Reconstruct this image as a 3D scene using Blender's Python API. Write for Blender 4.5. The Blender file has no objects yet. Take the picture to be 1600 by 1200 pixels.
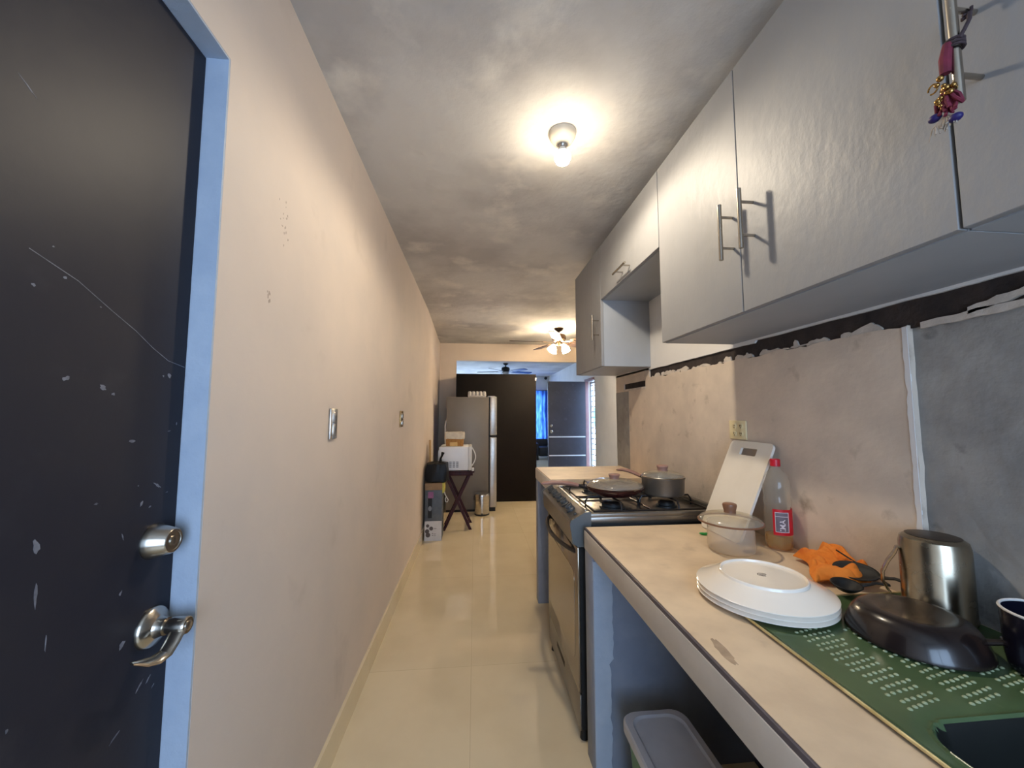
import bpy, bmesh, math, random
from mathutils import Vector, Matrix, Euler, noise as mnoise

SC = bpy.context.scene
COL = SC.collection
PI = math.pi
rad = math.radians

# ------------------------------------------------------------------ camera
cam = bpy.data.cameras.new('camera')
cam.sensor_width = 36.0
cam.lens = 36.0 * 600.0 / 1600.0
cam.clip_start = 0.02
cam_o = bpy.data.objects.new('camera', cam)
COL.objects.link(cam_o)
PITCH, YAW = rad(4.479), rad(5.505)
cam_o.location = (0, 0, 1.42)
cam_o.rotation_euler = Euler((PI / 2 + PITCH, 0, -YAW), 'XYZ')
SC.camera = cam_o

# ------------------------------------------------------------------ world, daylight, exposure
SC.view_settings.view_transform = 'Standard'
SC.view_settings.look = 'None'
SC.view_settings.exposure = 0.96
SC.view_settings.gamma = 1.0
SC.view_settings.use_curve_mapping = False
SC.cycles.sample_clamp_indirect = 6.0
SC.cycles.max_bounces = 10
SC.cycles.caustics_reflective = False

W = bpy.data.worlds.new('sky'); SC.world = W
W.use_nodes = True
bg = W.node_tree.nodes['Background']
bg.inputs[0].default_value = (0.50, 0.70, 1.0, 1)
bg.inputs[1].default_value = 5.6

BULB_E = 115.0
BULB_SPOT_W = 17.5
FAN_E = 90.0

def portal(name, loc, rot, sx, sy):
    l = bpy.data.lights.new(name, 'AREA'); l.shape = 'RECTANGLE'
    l.size, l.size_y = sx, sy
    l.cycles.is_portal = True
    o = bpy.data.objects.new(name, l); COL.objects.link(o)
    o.location = loc; o.rotation_euler = rot
portal('daylight_back', (0.36, -1.62, 1.35), (rad(90), 0, 0), 1.52, 1.9)
portal('daylight_front_door', (2.56, 8.15, 1.07), (0, rad(90), 0), 2.14, 0.6)
portal('daylight_far_window', (.3, 12.86, 1.33), (rad(-90), 0, 0), 4.0, 1.66)

# ------------------------------------------------------------------ materials
def lin(c):
    r = []
    for v in c[:3]:
        v /= 255.0
        r.append(v / 12.92 if v <= 0.04045 else ((v + 0.055) / 1.055) ** 2.4)
    return (*r, 1.0)

def mat(name, c, c2=None, scale=5.0, rough=0.5, metal=0.0, bump=0.0, bscale=40.0, detail=4.0,
        thr=(0.35, 0.65), aniso=None, trans=0.0, ior=1.45, emit=None, estr=0.0, spec=None, coat=0.0,
        c3=None, s3=30.0, thr3=(0.6, 0.66), rough_var=0.0, alpha=1.0):
    m = bpy.data.materials.new(name); m.use_nodes = True
    nt = m.node_tree; N = nt.nodes; L = nt.links
    b = N['Principled BSDF']
    b.inputs['Base Color'].default_value = lin(c)
    b.inputs['Roughness'].default_value = rough
    b.inputs['Metallic'].default_value = metal
    b.inputs['Transmission Weight'].default_value = trans
    b.inputs['IOR'].default_value = ior
    b.inputs['Coat Weight'].default_value = coat
    b.inputs['Alpha'].default_value = alpha
    if spec is not None: b.inputs['Specular IOR Level'].default_value = spec
    if emit:
        b.inputs['Emission Color'].default_value = lin(emit)
        b.inputs['Emission Strength'].default_value = estr
    tc = N.new('ShaderNodeTexCoord')
    vec = tc.outputs['Object']
    if aniso:
        mp = N.new('ShaderNodeMapping'); mp.inputs['Scale'].default_value = aniso
        L.new(vec, mp.inputs['Vector']); vec = mp.outputs['Vector']
    def nz(s, d=detail, r=0.55):
        n = N.new('ShaderNodeTexNoise'); n.inputs['Scale'].default_value = s
        n.inputs['Detail'].default_value = d; n.inputs['Roughness'].default_value = r
        L.new(vec, n.inputs['Vector']); return n.outputs['Fac']
    def ramp(f, a, z):
        r = N.new('ShaderNodeMapRange'); r.inputs['From Min'].default_value = a; r.inputs['From Max'].default_value = z
        L.new(f, r.inputs['Value']); return r.outputs['Result']
    if c2:
        mx = N.new('ShaderNodeMix'); mx.data_type = 'RGBA'
        mx.inputs['A'].default_value = lin(c); mx.inputs['B'].default_value = lin(c2)
        L.new(ramp(nz(scale), *thr), mx.inputs['Factor'])
        out = mx.outputs['Result']
        if c3:
            m3 = N.new('ShaderNodeMix'); m3.data_type = 'RGBA'
            L.new(out, m3.inputs['A']); m3.inputs['B'].default_value = lin(c3)
            L.new(ramp(nz(s3, 6), *thr3), m3.inputs['Factor'])
            out = m3.outputs['Result']
        L.new(out, b.inputs['Base Color'])
    if rough_var:
        r = N.new('ShaderNodeMapRange')
        r.inputs['To Min'].default_value = rough - rough_var; r.inputs['To Max'].default_value = rough + rough_var
        L.new(nz(scale * 1.7), r.inputs['Value']); L.new(r.outputs['Result'], b.inputs['Roughness'])
    if bump:
        bp = N.new('ShaderNodeBump'); bp.inputs['Strength'].default_value = bump; bp.inputs['Distance'].default_value = 0.01
        L.new(nz(bscale, 6), bp.inputs['Height']); L.new(bp.outputs['Normal'], b.inputs['Normal'])
    return m

M = {}
M['wall'] = mat('painted_plaster_beige', (212, 197, 184), (204, 191, 180), 2.2, rough=.62, bump=.22, bscale=14, c3=(192, 178, 166), s3=3.0, thr3=(.62, .8))
M['header'] = mat('painted_plaster_header', (216, 198, 178), (208, 190, 170), 2.0, rough=.65, bump=.15, bscale=16)
M['white_wall'] = mat('white_plaster', (222, 220, 218), (212, 210, 208), 2.0, rough=.65, bump=.12, bscale=16)
M['ceiling'] = mat('rough_white_ceiling', (200, 196, 190), (176, 171, 166), 1.5, rough=.75, bump=.75, bscale=9, detail=7, thr=(.42, .62), c3=(214, 208, 198), s3=2.6, thr3=(.55, .7))
M['jamb'] = mat('jamb_plaster', (176, 186, 200), (160, 172, 190), 6, rough=.6, bump=.3, bscale=30)
M['cement'] = mat('mottled_cement_plaster', (214, 198, 180), (198, 183, 167), 6, rough=.7, bump=.2, bscale=22, detail=7, c3=(162, 146, 128), s3=9, thr3=(.62, .78))
M['concrete'] = mat('grey_concrete', (158, 155, 150), (132, 130, 128), 7, rough=.8, bump=.35, bscale=25, detail=8, c3=(104, 102, 101), s3=12, thr3=(.6, .75))
M['adhesive'] = mat('dark_adhesive', (58, 48, 44), (38, 32, 31), 14, rough=.85, bump=.6, bscale=30, detail=7)
M['scrap'] = mat('broken_plaster_edge', (206, 196, 184), (186, 176, 166), 20, rough=.8, bump=.4, bscale=40)
M['counter'] = mat('beige_cement_worktop', (230, 206, 174), (212, 188, 158), 7, rough=.5, bump=.08, bscale=30, detail=7, aniso=(1, 1, 1), c3=(184, 160, 132), s3=5, thr3=(.64, .8))
M['fascia'] = mat('grey_counter_paint', (206, 200, 194), (196, 190, 185), 6, rough=.5, bump=.08, bscale=30)
M['under'] = mat('pale_rough_paint', (140, 147, 162), (124, 132, 150), 5, rough=.65, bump=.25, bscale=20)
M['dark_under'] = mat('shaded_under_paint', (50, 53, 64), (42, 45, 56), 5, rough=.7, bump=.25, bscale=20)  # shade below the counter is darkened into this colour
M['cab'] = mat('grey_white_cabinet_paint', (142, 142, 143), (136, 136, 138), 3, rough=.5, spec=.35, bump=.34, bscale=16, detail=6, aniso=(1, 1, .6))
M['cab_plain'] = mat('cabinet_board', (160, 164, 170), (152, 157, 164), 3, rough=.5, bump=.05, bscale=30)
M['steel'] = mat('brushed_steel', (196, 192, 186), (178, 174, 168), 6, rough=.26, metal=1, bump=.03, bscale=60, aniso=(1, 1, 12))
M['satin'] = mat('satin_nickel', (188, 180, 168), (172, 164, 152), 8, rough=.24, metal=1)
M['stove_steel'] = mat('stove_enamel_grey', (136, 130, 122), (126, 121, 114), 8, rough=.28, metal=.75)
M['stove_side'] = mat('stove_plastic_grey', (98, 102, 104), (90, 94, 96), 8, rough=.4)
M['black_metal'] = mat('black_enamel', (26, 22, 22), (34, 28, 27), 20, rough=.35)
M['black_matte'] = mat('black_matte', (18, 18, 19), (26, 25, 25), 10, rough=.6)
M['knob'] = mat('grey_knob_plastic', (70, 72, 74), (62, 64, 66), 10, rough=.4)
M['oven_glass'] = mat('oven_mirror_glass', (150, 138, 122), (142, 130, 115), 3, rough=.12, metal=.8)
M['burner'] = mat('burner_cap', (62, 68, 72), (50, 55, 60), 18, rough=.45, metal=.4)
M['black_door'] = mat('dark_painted_door', (45, 44, 50), (39, 39, 48), 3.5, rough=.45, spec=.2, bump=.05, bscale=26, c3=(56, 55, 60), s3=6, thr3=(.62, .8))
M['scuff'] = mat('scuffed_paint', (124, 126, 136), (92, 94, 104), 60, rough=.6)
M['board'] = mat('black_screen_laminate', (24, 20, 18), (20, 17, 16), 3, rough=.7, spec=.15)
M['fridge'] = mat('fridge_grey_side', (122, 116, 108), (116, 110, 102), 3, rough=.45, metal=.25, bump=.03, bscale=90)
M['fridge_door'] = mat('fridge_silver_door', (186, 182, 176), (178, 174, 169), 6, rough=.3, metal=.55, aniso=(1, 1, 8))
M['gap'] = mat('black_gasket', (16, 15, 15), (22, 20, 20), 9, rough=.6)
M['white_plastic'] = mat('white_plastic', (222, 220, 216), (214, 212, 208), 6, rough=.35)
M['grey_plastic'] = mat('grey_plastic', (128, 130, 134), (120, 122, 126), 6, rough=.45)
M['mw'] = mat('microwave_white', (232, 233, 236), (226, 228, 232), 6, rough=.35)
M['mahogany'] = mat('dark_mahogany', (64, 24, 26), (48, 18, 20), 6, rough=.45, spec=.25, aniso=(6, 6, 1))
M['wicker'] = mat('wicker', (190, 138, 74), (150, 100, 48), 60, rough=.7, bump=.6, bscale=90, aniso=(1, 1, 3))
M['linen'] = mat('cream_linen', (226, 214, 192), (214, 200, 178), 30, rough=.9, bump=.4, bscale=80)
M['tag'] = mat('straw_tag', (222, 186, 122), (210, 172, 108), 20, rough=.8)
M['card'] = mat('brown_cardboard', (150, 122, 92), (138, 111, 84), 12, rough=.85)
M['box_dark'] = mat('printed_box_grey', (88, 92, 96), (74, 78, 84), 14, rough=.5)
M['box_white'] = mat('printed_box_white', (204, 200, 198), (196, 192, 190), 14, rough=.5)
M['box_pink'] = mat('printed_pink', (150, 92, 130), (140, 84, 122), 14, rough=.5)
M['yellow'] = mat('yellow_cloth', (200, 190, 92), (186, 176, 82), 14, rough=.8)
M['bag'] = mat('black_polythene', (12, 12, 13), (18, 18, 19), 20, rough=.45, spec=.3)
M['wood'] = mat('pale_wood', (206, 164, 106), (186, 142, 88), 8, rough=.55, aniso=(10, 10, 1))
M['plate'] = mat('white_glazed_ceramic', (246, 236, 222), (242, 232, 218), 4, rough=.12, coat=.3)
M['mark'] = mat('printed_mark', (92, 82, 78), (84, 74, 70), 9, rough=.5)
M['green_enamel'] = mat('green_enamel', (84, 104, 70), (72, 92, 62), 6, rough=.2, bump=.05, bscale=12, c3=(98, 116, 84), s3=9, thr3=(.6, .75))
M['green_pip'] = mat('sparkle_green_enamel', (168, 178, 146), (140, 152, 120), 20, rough=.08)  # sparkle of the dimples put into a lighter green
M['sink_glint'] = mat('sink_edge_glint', (232, 214, 160), (196, 176, 120), 30, rough=.15, metal=.4)  # glint of the bulb on the sink edge put into a pale colour
M['basin'] = mat('dark_green_basin', (17, 20, 17), (13, 15, 13), 8, rough=.5)
M['pan_bottom'] = mat('burnt_pan_enamel', (34, 25, 23), (24, 19, 19), 9, rough=.24, coat=.2, rough_var=.06, c3=(66, 44, 34), s3=7, thr3=(.6, .75))
M['burgundy'] = mat('burgundy_enamel', (70, 32, 28), (52, 24, 22), 9, rough=.22, coat=.3)
M['alu'] = mat('worn_aluminium', (176, 166, 146), (150, 140, 122), 9, rough=.26, metal=1, rough_var=.1)
M['alu_dark'] = mat('sooty_aluminium', (92, 82, 72), (64, 56, 50), 12, rough=.45, metal=.7)
M['pot_grey'] = mat('grey_nonstick_steel', (124, 118, 110), (112, 107, 100), 9, rough=.34, metal=.7)
M['rosewood'] = mat('rose_brown_bakelite', (160, 122, 108), (142, 104, 92), 9, rough=.38)
M['brown_knob'] = mat('brown_bakelite', (132, 92, 68), (112, 76, 56), 9, rough=.35)
M['enamel_blue'] = mat('dark_blue_enamel', (16, 16, 30), (22, 22, 36), 10, rough=.18)
M['rim_white'] = mat('white_enamel_rim', (226, 222, 218), (216, 212, 208), 30, rough=.2)
M['orange'] = mat('orange_cloth', (236, 140, 52), (224, 124, 40), 18, rough=.85, bump=.4, bscale=70, c3=(206, 92, 30), s3=10, thr3=(.6, .74))
M['red_cap'] = mat('red_cap_plastic', (196, 28, 48), (182, 24, 42), 20, rough=.35)
M['red_label'] = mat('red_label', (204, 26, 42), (188, 20, 36), 14, rough=.4)
M['label_grey'] = mat('label_grey_panel', (118, 108, 116), (104, 96, 104), 20, rough=.45)
M['label_white'] = mat('label_white', (224, 214, 216), (216, 206, 208), 20, rough=.45)
M['oil'] = mat('golden_cooking_oil', (232, 190, 60), rough=.05, trans=.95, ior=1.47)
M['pet'] = mat('clear_bottle_plastic', (246, 246, 244), rough=.04, trans=1.0, ior=1.18)
M['glass'] = mat('clear_glass', (244, 242, 236), rough=.05, trans=1.0, ior=1.3)
M['lid_glass'] = mat('smoky_lid_glass', (196, 188, 168), (190, 182, 162), 4, rough=.1, trans=.75, ior=1.2)
M['frost'] = mat('clear_container_glass', (240, 232, 222), (236, 228, 218), 4, rough=.12, trans=.86, ior=1.12)
M['edge_dark'] = mat('worn_dark_edge', (96, 90, 98), (80, 74, 84), 14, rough=.5)
M['green_plastic'] = mat('green_plastic', (32, 150, 66), (26, 138, 58), 10, rough=.3)
M['green_box'] = mat('dull_green_plastic', (76, 122, 66), (68, 112, 60), 9, rough=.4)
M['box_lid'] = mat('grey_white_lid_plastic', (178, 180, 186), (170, 172, 180), 9, rough=.5)
M['cut'] = mat('white_cutting_plastic', (232, 224, 210), (226, 217, 202), 8, rough=.4)
M['ivory'] = mat('ivory_plate', (226, 212, 170), (220, 205, 162), 10, rough=.4)
M['slot'] = mat('dark_slot', (52, 42, 30), (46, 36, 26), 10, rough=.6)
M['porcelain'] = mat('porcelain_lampholder', (226, 214, 192), (218, 206, 184), 8, rough=.35)
M['fan_bronze'] = mat('aged_bronze', (74, 54, 36), (60, 44, 30), 8, rough=.4, metal=.7)
M['fan_blade'] = mat('walnut_fan_blade', (88, 68, 50), (72, 55, 40), 6, rough=.4, aniso=(1, 6, 6))
M['fan_black'] = mat('black_fan', (30, 32, 36), (24, 26, 30), 8, rough=.4)
M['fan_bowl'] = mat('fan_white_glass', (214, 222, 232), (206, 214, 226), 8, rough=.3)
M['charm_red'] = mat('magenta_thread', (112, 32, 52), (92, 24, 42), 60, rough=.8)
M['charm_dark'] = mat('dark_cord', (54, 42, 46), (66, 52, 54), 60, rough=.9)
M['charm_blue'] = mat('indigo_bead', (34, 24, 92), (28, 20, 78), 60, rough=.5)
M['charm_gold'] = mat('gold_bell', (176, 140, 84), (150, 116, 66), 40, rough=.25, metal=1)
M['fringe'] = mat('pale_fringe', (176, 164, 150), (150, 138, 126), 60, rough=.9)
M['curtain'] = mat('blue_curtain', (58, 96, 178), (44, 78, 158), 10, rough=.8, trans=.0)
M['navy'] = mat('navy_door_paint', (58, 62, 76), (50, 54, 68), 4, rough=.4, c3=(74, 80, 94), s3=8, thr3=(.6, .8))
M['frame_brown'] = mat('brown_pink_frame', (150, 118, 120), (138, 106, 110), 6, rough=.5)
M['blue_white'] = mat('pale_gate_paint', (206, 214, 224), (196, 206, 218), 6, rough=.45)
M['street_blue'] = mat('blue_street_wall', (110, 190, 226), (96, 176, 214), 3, rough=.8)
M['street_floor'] = mat('street_concrete', (170, 168, 162), (150, 148, 144), 3, rough=.85)
M['chair'] = mat('black_chair_vinyl', (20, 20, 22), (26, 26, 28), 8, rough=.45)
M['egg'] = mat('pale_grey_carton', (196, 192, 186), (182, 178, 172), 20, rough=.85)

def thin_glass(name, tint, gloss=.08, haze=0.0, milk=(226, 216, 200)):
    m = bpy.data.materials.new(name); m.use_nodes = True
    nt = m.node_tree; N = nt.nodes; L = nt.links
    t = N.new('ShaderNodeBsdfTransparent'); t.inputs[0].default_value = lin(tint)
    g = N.new('ShaderNodeBsdfGlossy'); g.inputs['Roughness'].default_value = gloss
    d = N.new('ShaderNodeBsdfDiffuse'); d.inputs[0].default_value = lin(milk)
    lw = N.new('ShaderNodeLayerWeight'); lw.inputs['Blend'].default_value = .3
    m1 = N.new('ShaderNodeMixShader'); m1.inputs[0].default_value = haze
    L.new(t.outputs[0], m1.inputs[1]); L.new(d.outputs[0], m1.inputs[2])
    m2 = N.new('ShaderNodeMixShader')
    ge = N.new('ShaderNodeNewGeometry'); mu = N.new('ShaderNodeMath'); mu.operation = 'SUBTRACT'; mu.inputs[0].default_value = 1.0
    L.new(ge.outputs['Backfacing'], mu.inputs[1])
    m3 = N.new('ShaderNodeMath'); m3.operation = 'MULTIPLY'
    L.new(lw.outputs['Fresnel'], m3.inputs[0]); L.new(mu.outputs[0], m3.inputs[1]); L.new(m3.outputs[0], m2.inputs[0]); L.new(m1.outputs[0], m2.inputs[1]); L.new(g.outputs[0], m2.inputs[2])
    L.new(m2.outputs[0], N['Material Output'].inputs[0])
    return m
M['pet'] = thin_glass('clear_bottle_plastic', (250, 248, 244), .06, .13)
M['oil'] = thin_glass('golden_cooking_oil', (232, 196, 84), .08, .32, (230, 176, 40))
M['lid_glass'] = thin_glass('tinted_lid_glass', (232, 226, 208), .1, .26)
M['frost'] = thin_glass('hazy_container_glass', (250, 246, 240), .1, .30)

def emission(name, c, s):
    m = bpy.data.materials.new(name); m.use_nodes = True
    b = m.node_tree.nodes['Principled BSDF']
    b.inputs['Base Color'].default_value = lin((255, 244, 220))
    b.inputs['Emission Color'].default_value = (*c, 1); b.inputs['Emission Strength'].default_value = s
    return m
M['bulb'] = emission('lit_bulb', (1.0, 0.86, 0.66), BULB_E)
M['shade'] = emission('lit_glass_shade', (1.0, 0.80, 0.55), FAN_E)
M['fan_bulb'] = emission('lit_fan_bulb', (1.0, 0.80, 0.55), 120.0)

def tile_mat():
    m = bpy.data.materials.new('polished_cream_tile'); m.use_nodes = True
    nt = m.node_tree; N = nt.nodes; L = nt.links; b = N['Principled BSDF']
    tc = N.new('ShaderNodeTexCoord')
    mp = N.new('ShaderNodeMapping'); mp.inputs['Location'].default_value = (.01, .1, 0)
    L.new(tc.outputs['Object'], mp.inputs['Vector'])
    br = N.new('ShaderNodeTexBrick'); br.offset = 0.0; br.squash = 1.0
    br.inputs['Scale'].default_value = 1.0
    br.inputs['Brick Width'].default_value = .6; br.inputs['Row Height'].default_value = 1.2
    br.inputs['Mortar Size'].default_value = .0014; br.inputs['Mortar Smooth'].default_value = .3
    br.inputs['Color1'].default_value = lin((222, 206, 174)); br.inputs['Color2'].default_value = lin((217, 201, 169))
    br.inputs['Mortar'].default_value = lin((196, 178, 147))
    L.new(mp.outputs['Vector'], br.inputs['Vector'])
    n = N.new('ShaderNodeTexNoise'); n.inputs['Scale'].default_value = 3.2; n.inputs['Detail'].default_value = 7
    L.new(tc.outputs['Object'], n.inputs['Vector'])
    r = N.new('ShaderNodeMapRange'); r.inputs['From Min'].default_value = .4; r.inputs['From Max'].default_value = .75
    r.inputs['To Min'].default_value = 0; r.inputs['To Max'].default_value = .55
    L.new(n.outputs['Fac'], r.inputs['Value'])
    mx = N.new('ShaderNodeMix'); mx.data_type = 'RGBA'
    L.new(br.outputs['Color'], mx.inputs['A']); mx.inputs['B'].default_value = lin((204, 186, 154))
    L.new(r.outputs['Result'], mx.inputs['Factor'])
    L.new(mx.outputs['Result'], b.inputs['Base Color'])
    b.inputs['Roughness'].default_value = .06
    b.inputs['Specular IOR Level'].default_value = .65
    return m
M['tile'] = tile_mat()

# ------------------------------------------------------------------ mesh helpers
class MB:
    def __init__(s): s.v = []; s.f = []
    def add(s, vs, fs):
        k = len(s.v); s.v += [Vector(v) for v in vs]; s.f += [tuple(i + k for i in f) for f in fs]
        return s
    def box(s, x0, x1, y0, y1, z0, z1, bev=0.0, seg=2, mx=None):
        bm = bmesh.new()
        bmesh.ops.create_cube(bm, size=1.0)
        for v in bm.verts:
            v.co = Vector(((x0 + x1) / 2 + v.co.x * (x1 - x0), (y0 + y1) / 2 + v.co.y * (y1 - y0), (z0 + z1) / 2 + v.co.z * (z1 - z0)))
        if bev:
            bmesh.ops.bevel(bm, geom=bm.edges[:], offset=bev, segments=seg, affect='EDGES', profile=.5)
        return s._bm(bm, mx)
    def _bm(s, bm, mx=None):
        bm.verts.index_update()
        vs = [(mx @ v.co) if mx else v.co.copy() for v in bm.verts]
        fs = [[v.index for v in f.verts] for f in bm.faces]
        bm.free(); return s.add(vs, fs)
    def lathe(s, prof, c=(0, 0, 0), seg=32, mx=None, sx=1.0, sy=1.0):
        c = Vector(c); vs = []; fs = []; n = len(prof)
        for i in range(seg):
            a = 2 * PI * i / seg
            for r, z in prof:
                p = Vector((r * math.cos(a) * sx, r * math.sin(a) * sy, z))
                vs.append((mx @ p if mx else p) + c)
        for i in range(seg):
            j = (i + 1) % seg
            for k in range(n - 1):
                a, b_, d, e = i * n + k, j * n + k, j * n + k + 1, i * n + k + 1
                if prof[k][0] < 1e-7 and prof[k + 1][0] < 1e-7: continue
                if prof[k][0] < 1e-7: fs.append((a, d, e))
                elif prof[k + 1][0] < 1e-7: fs.append((a, b_, d))
                else: fs.append((a, b_, d, e))
        return s.add(vs, fs)
    def tube(s, pts, r, seg=8, closed=False, flat=1.0):
        pts = [Vector(p) for p in pts]; n = len(pts)
        rs = r if isinstance(r, (list, tuple)) else [r] * n
        vs = []; fs = []; up = None
        for i, p in enumerate(pts):
            if closed: t = pts[(i + 1) % n] - pts[i - 1]
            else: t = pts[min(i + 1, n - 1)] - pts[max(i - 1, 0)]
            t.normalize()
            if up is None:
                up = Vector((0, 0, 1)) if abs(t.z) < .9 else Vector((1, 0, 0))
            a = t.cross(up)
            if a.length < 1e-6: a = t.orthogonal()
            a.normalize(); b = a.cross(t).normalized(); up = b
            for k in range(seg):
                th = 2 * PI * k / seg
                vs.append(p + a * (rs[i] * math.cos(th)) + b * (rs[i] * flat * math.sin(th)))
        m = n if closed else n - 1
        for i in range(m):
            j = (i + 1) % n
            for k in range(seg):
                l = (k + 1) % seg
                fs.append((i * seg + k, i * seg + l, j * seg + l, j * seg + k))
        if not closed:
            fs.append(tuple(range(seg))[::-1]); fs.append(tuple((n - 1) * seg + k for k in range(seg)))
        return s.add(vs, fs)
    def prism(s, poly, d0, d1, axis='z', mx=None):
        n = len(poly)
        def P(a, b, d):
            v = {'z': (a, b, d), 'x': (d, a, b), 'y': (a, d, b)}[axis]
            return mx @ Vector(v) if mx else Vector(v)
        vs = [P(a, b, d0) for a, b in poly] + [P(a, b, d1) for a, b in poly]
        fs = [tuple(range(n))[::-1], tuple(range(n, 2 * n))] + [(i, (i + 1) % n, n + (i + 1) % n, n + i) for i in range(n)]
        return s.add(vs, fs)
    def grid(s, f, nu, nv, wrap_u=False):
        vs = [f(i / (nu - (0 if wrap_u else 1)), j / (nv - 1)) for i in range(nu) for j in range(nv)]
        fs = []
        for i in range(nu if wrap_u else nu - 1):
            k = (i + 1) % nu
            for j in range(nv - 1):
                fs.append((i * nv + j, k * nv + j, k * nv + j + 1, i * nv + j + 1))
        return s.add(vs, fs)
    def ball(s, c, r, sc=(1, 1, 1), seg=16, ring=10):
        prof = [(r * math.sin(PI * k / ring), -r * math.cos(PI * k / ring)) for k in range(ring + 1)]
        prof[0] = (0, -r); prof[-1] = (0, r)
        return s.lathe(prof, c, seg, Matrix.Diagonal((*sc, 1)))
    def build(s, name, m, parent=None, org=(0, 0, 0), angle=35, smooth=True):
        org = Vector(org)
        me = bpy.data.meshes.new(name)
        me.from_pydata([v - org for v in s.v], [], s.f)
        bm = bmesh.new(); bm.from_mesh(me)
        bmesh.ops.remove_doubles(bm, verts=bm.verts[:], dist=1e-6)
        bmesh.ops.recalc_face_normals(bm, faces=bm.faces[:])
        bm.to_mesh(me); bm.free()
        if smooth:
            me.shade_smooth()
            try: me.set_sharp_from_angle(angle=rad(angle))
            except Exception: pass
        me.materials.append(m)
        o = bpy.data.objects.new(name, me); COL.objects.link(o)
        if parent: o.parent = parent
        else: o.location = org
        return o

def tag(o, label, cat, group=None, kind=None):
    o['label'] = label; o['category'] = cat
    if group: o['group'] = group
    if kind: o['kind'] = kind
    return o
def thing(name, label, cat, loc=(0, 0, 0), rz=0.0, group=None):
    o = bpy.data.objects.new(name, None); COL.objects.link(o)
    o.empty_display_size = .05
    o.location = loc; o.rotation_euler = (0, 0, rz)
    return tag(o, label, cat, group)
def struct(o, label, cat):
    return tag(o, label, cat, kind='structure')
def dup(o, parent=None, loc=None, label=None):
    c = o.copy(); COL.objects.link(c)
    if parent: c.parent = parent
    if loc is not None: c.location = loc
    if label: c['label'] = label
    for ch in list(o.children): dup(ch, c)
    return c
def arc(fn, n): return [fn(i / (n - 1)) for i in range(n)]
def rrect(x0, x1, y0, y1, r, n=6):
    out = []
    for cx, cy, a0 in ((x1 - r, y1 - r, 0), (x0 + r, y1 - r, 90), (x0 + r, y0 + r, 180), (x1 - r, y0 + r, 270)):
        for k in range(n + 1):
            a = rad(a0 + 90 * k / n); out.append((cx + r * math.cos(a), cy + r * math.sin(a)))
    return out

# ------------------------------------------------------------------ dimensions
WL, WR, WRC = -.58, 1.18, 1.196          # left wall, plastered right wall, bare concrete behind the plaster
CEIL = 2.70
YB, YE = -1.6, 3.12                      # back wall, end of the kitchen's right wall
XD = 2.50                                # right wall of the dining and front rooms
YH, YF = 6.95, 12.8                      # header wall, far wall
CX, CZ = .488, .925                      # counter front, counter top

# ================================================================== SETTING
struct(MB().box(-2.2, 3.0, YB - .2, 13.0, -.08, 0).build('floor', M['tile']), 'polished cream tile floor running down the kitchen', 'floor')
struct(MB().box(-2.2, 3.0, YB - .2, 13.0, CEIL, CEIL + .1).build('ceiling', M['ceiling']), 'rough patched off-white ceiling above the kitchen', 'ceiling')

b = MB()
b.box(WL - .16, WL, YB, 0.0, 0, CEIL)
b.box(WL - .16, WL, 0.0, .905, 2.255, CEIL)
b.prism([(WL, .905), (WL, 4.7), (-.636, YH), (-.8, YH), (-.8, .905)], 0, CEIL)
struct(b.build('wall_left', M['wall']), 'long beige plastered wall on the left', 'wall')
b = MB()
b.box(WL - .10, WL - .0005, .8995, .9045, 0, 2.2495)
b.box(WL - .10, WL - .0005, 0.0, .9045, 2.2495, 2.2545)
struct(b.build('trim_1', M['jamb']), 'pale painted reveal around the dark door', 'door trim')
rnd = random.Random(21); b = MB()
for k in range(26):
    if k < 18: y, z = 1.19 + rnd.gauss(0, .016), 1.99 + rnd.gauss(0, .03)
    else: y, z = 1.118 + rnd.gauss(0, .007), 1.757 + rnd.gauss(0, .012)
    r = rnd.uniform(.0015, .0045)
    b.prism([(y + r * math.cos(a) * rnd.uniform(.5, 1), z + 1.6 * r * math.sin(a) * rnd.uniform(.5, 1)) for a in [2 * PI * q / 8 for q in range(8)]], WL, WL + .0003, 'x')
b.build('wall_marks', mat('small_scrape', (168, 152, 138), rough=.7), bpy.data.objects['wall_left'], smooth=False)['label'] = 'small grey scrapes'
b = MB().prism([(WL, .905), (WL, 4.7), (-.633, YH), (-.619, YH), (WL + .013, 4.7), (WL + .013, .905)], 0, .125)
struct(b.build('baseboard_left', M['tile']), 'cream tile baseboard along the left wall', 'baseboard')

# right wall: bare base, plaster layer, upper plaster
rnd = random.Random(4)
b = MB().box(WRC, WRC + .15, YB, YE, 0, CEIL)
wr = struct(b.build('wall_right', M['concrete']), 'right kitchen wall, bare grey concrete beside the plastered part', 'wall')
def ragged(y0, y1, z, amp, step, seed):
    out = []; y = y0; r = random.Random(seed)
    while y < y1:
        out.append((y, z + amp * (mnoise.noise(Vector((y * 9, seed, 0))) + .6 * mnoise.noise(Vector((y * 34, seed, 3))))))
        y += step * r.uniform(.6, 1.4)
    out.append((y1, z)); return out
top = ragged(.93, 2.50, 1.665, .011, .014, 2) + [(2.505, 1.735), (2.56, 1.735)] + ragged(2.565, 2.95, 1.612, .004, .014, 5) + [(2.952, 1.735), (YE, 1.735)]
side = [(.93 + .004 * mnoise.noise(Vector((z * .2, 5, 1))), z * .01) for z in range(0, 166, 4)]
b = MB().prism(side[:-1] + top + [(YE, 0.002)], WR, WRC - .0006, 'x')
b.box(WR, WRC - .0006, 2.565, 2.95, 1.655, 1.735)
b.build('plaster_layer', M['cement'], wr)['label'] = 'mottled beige plaster layer'
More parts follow.
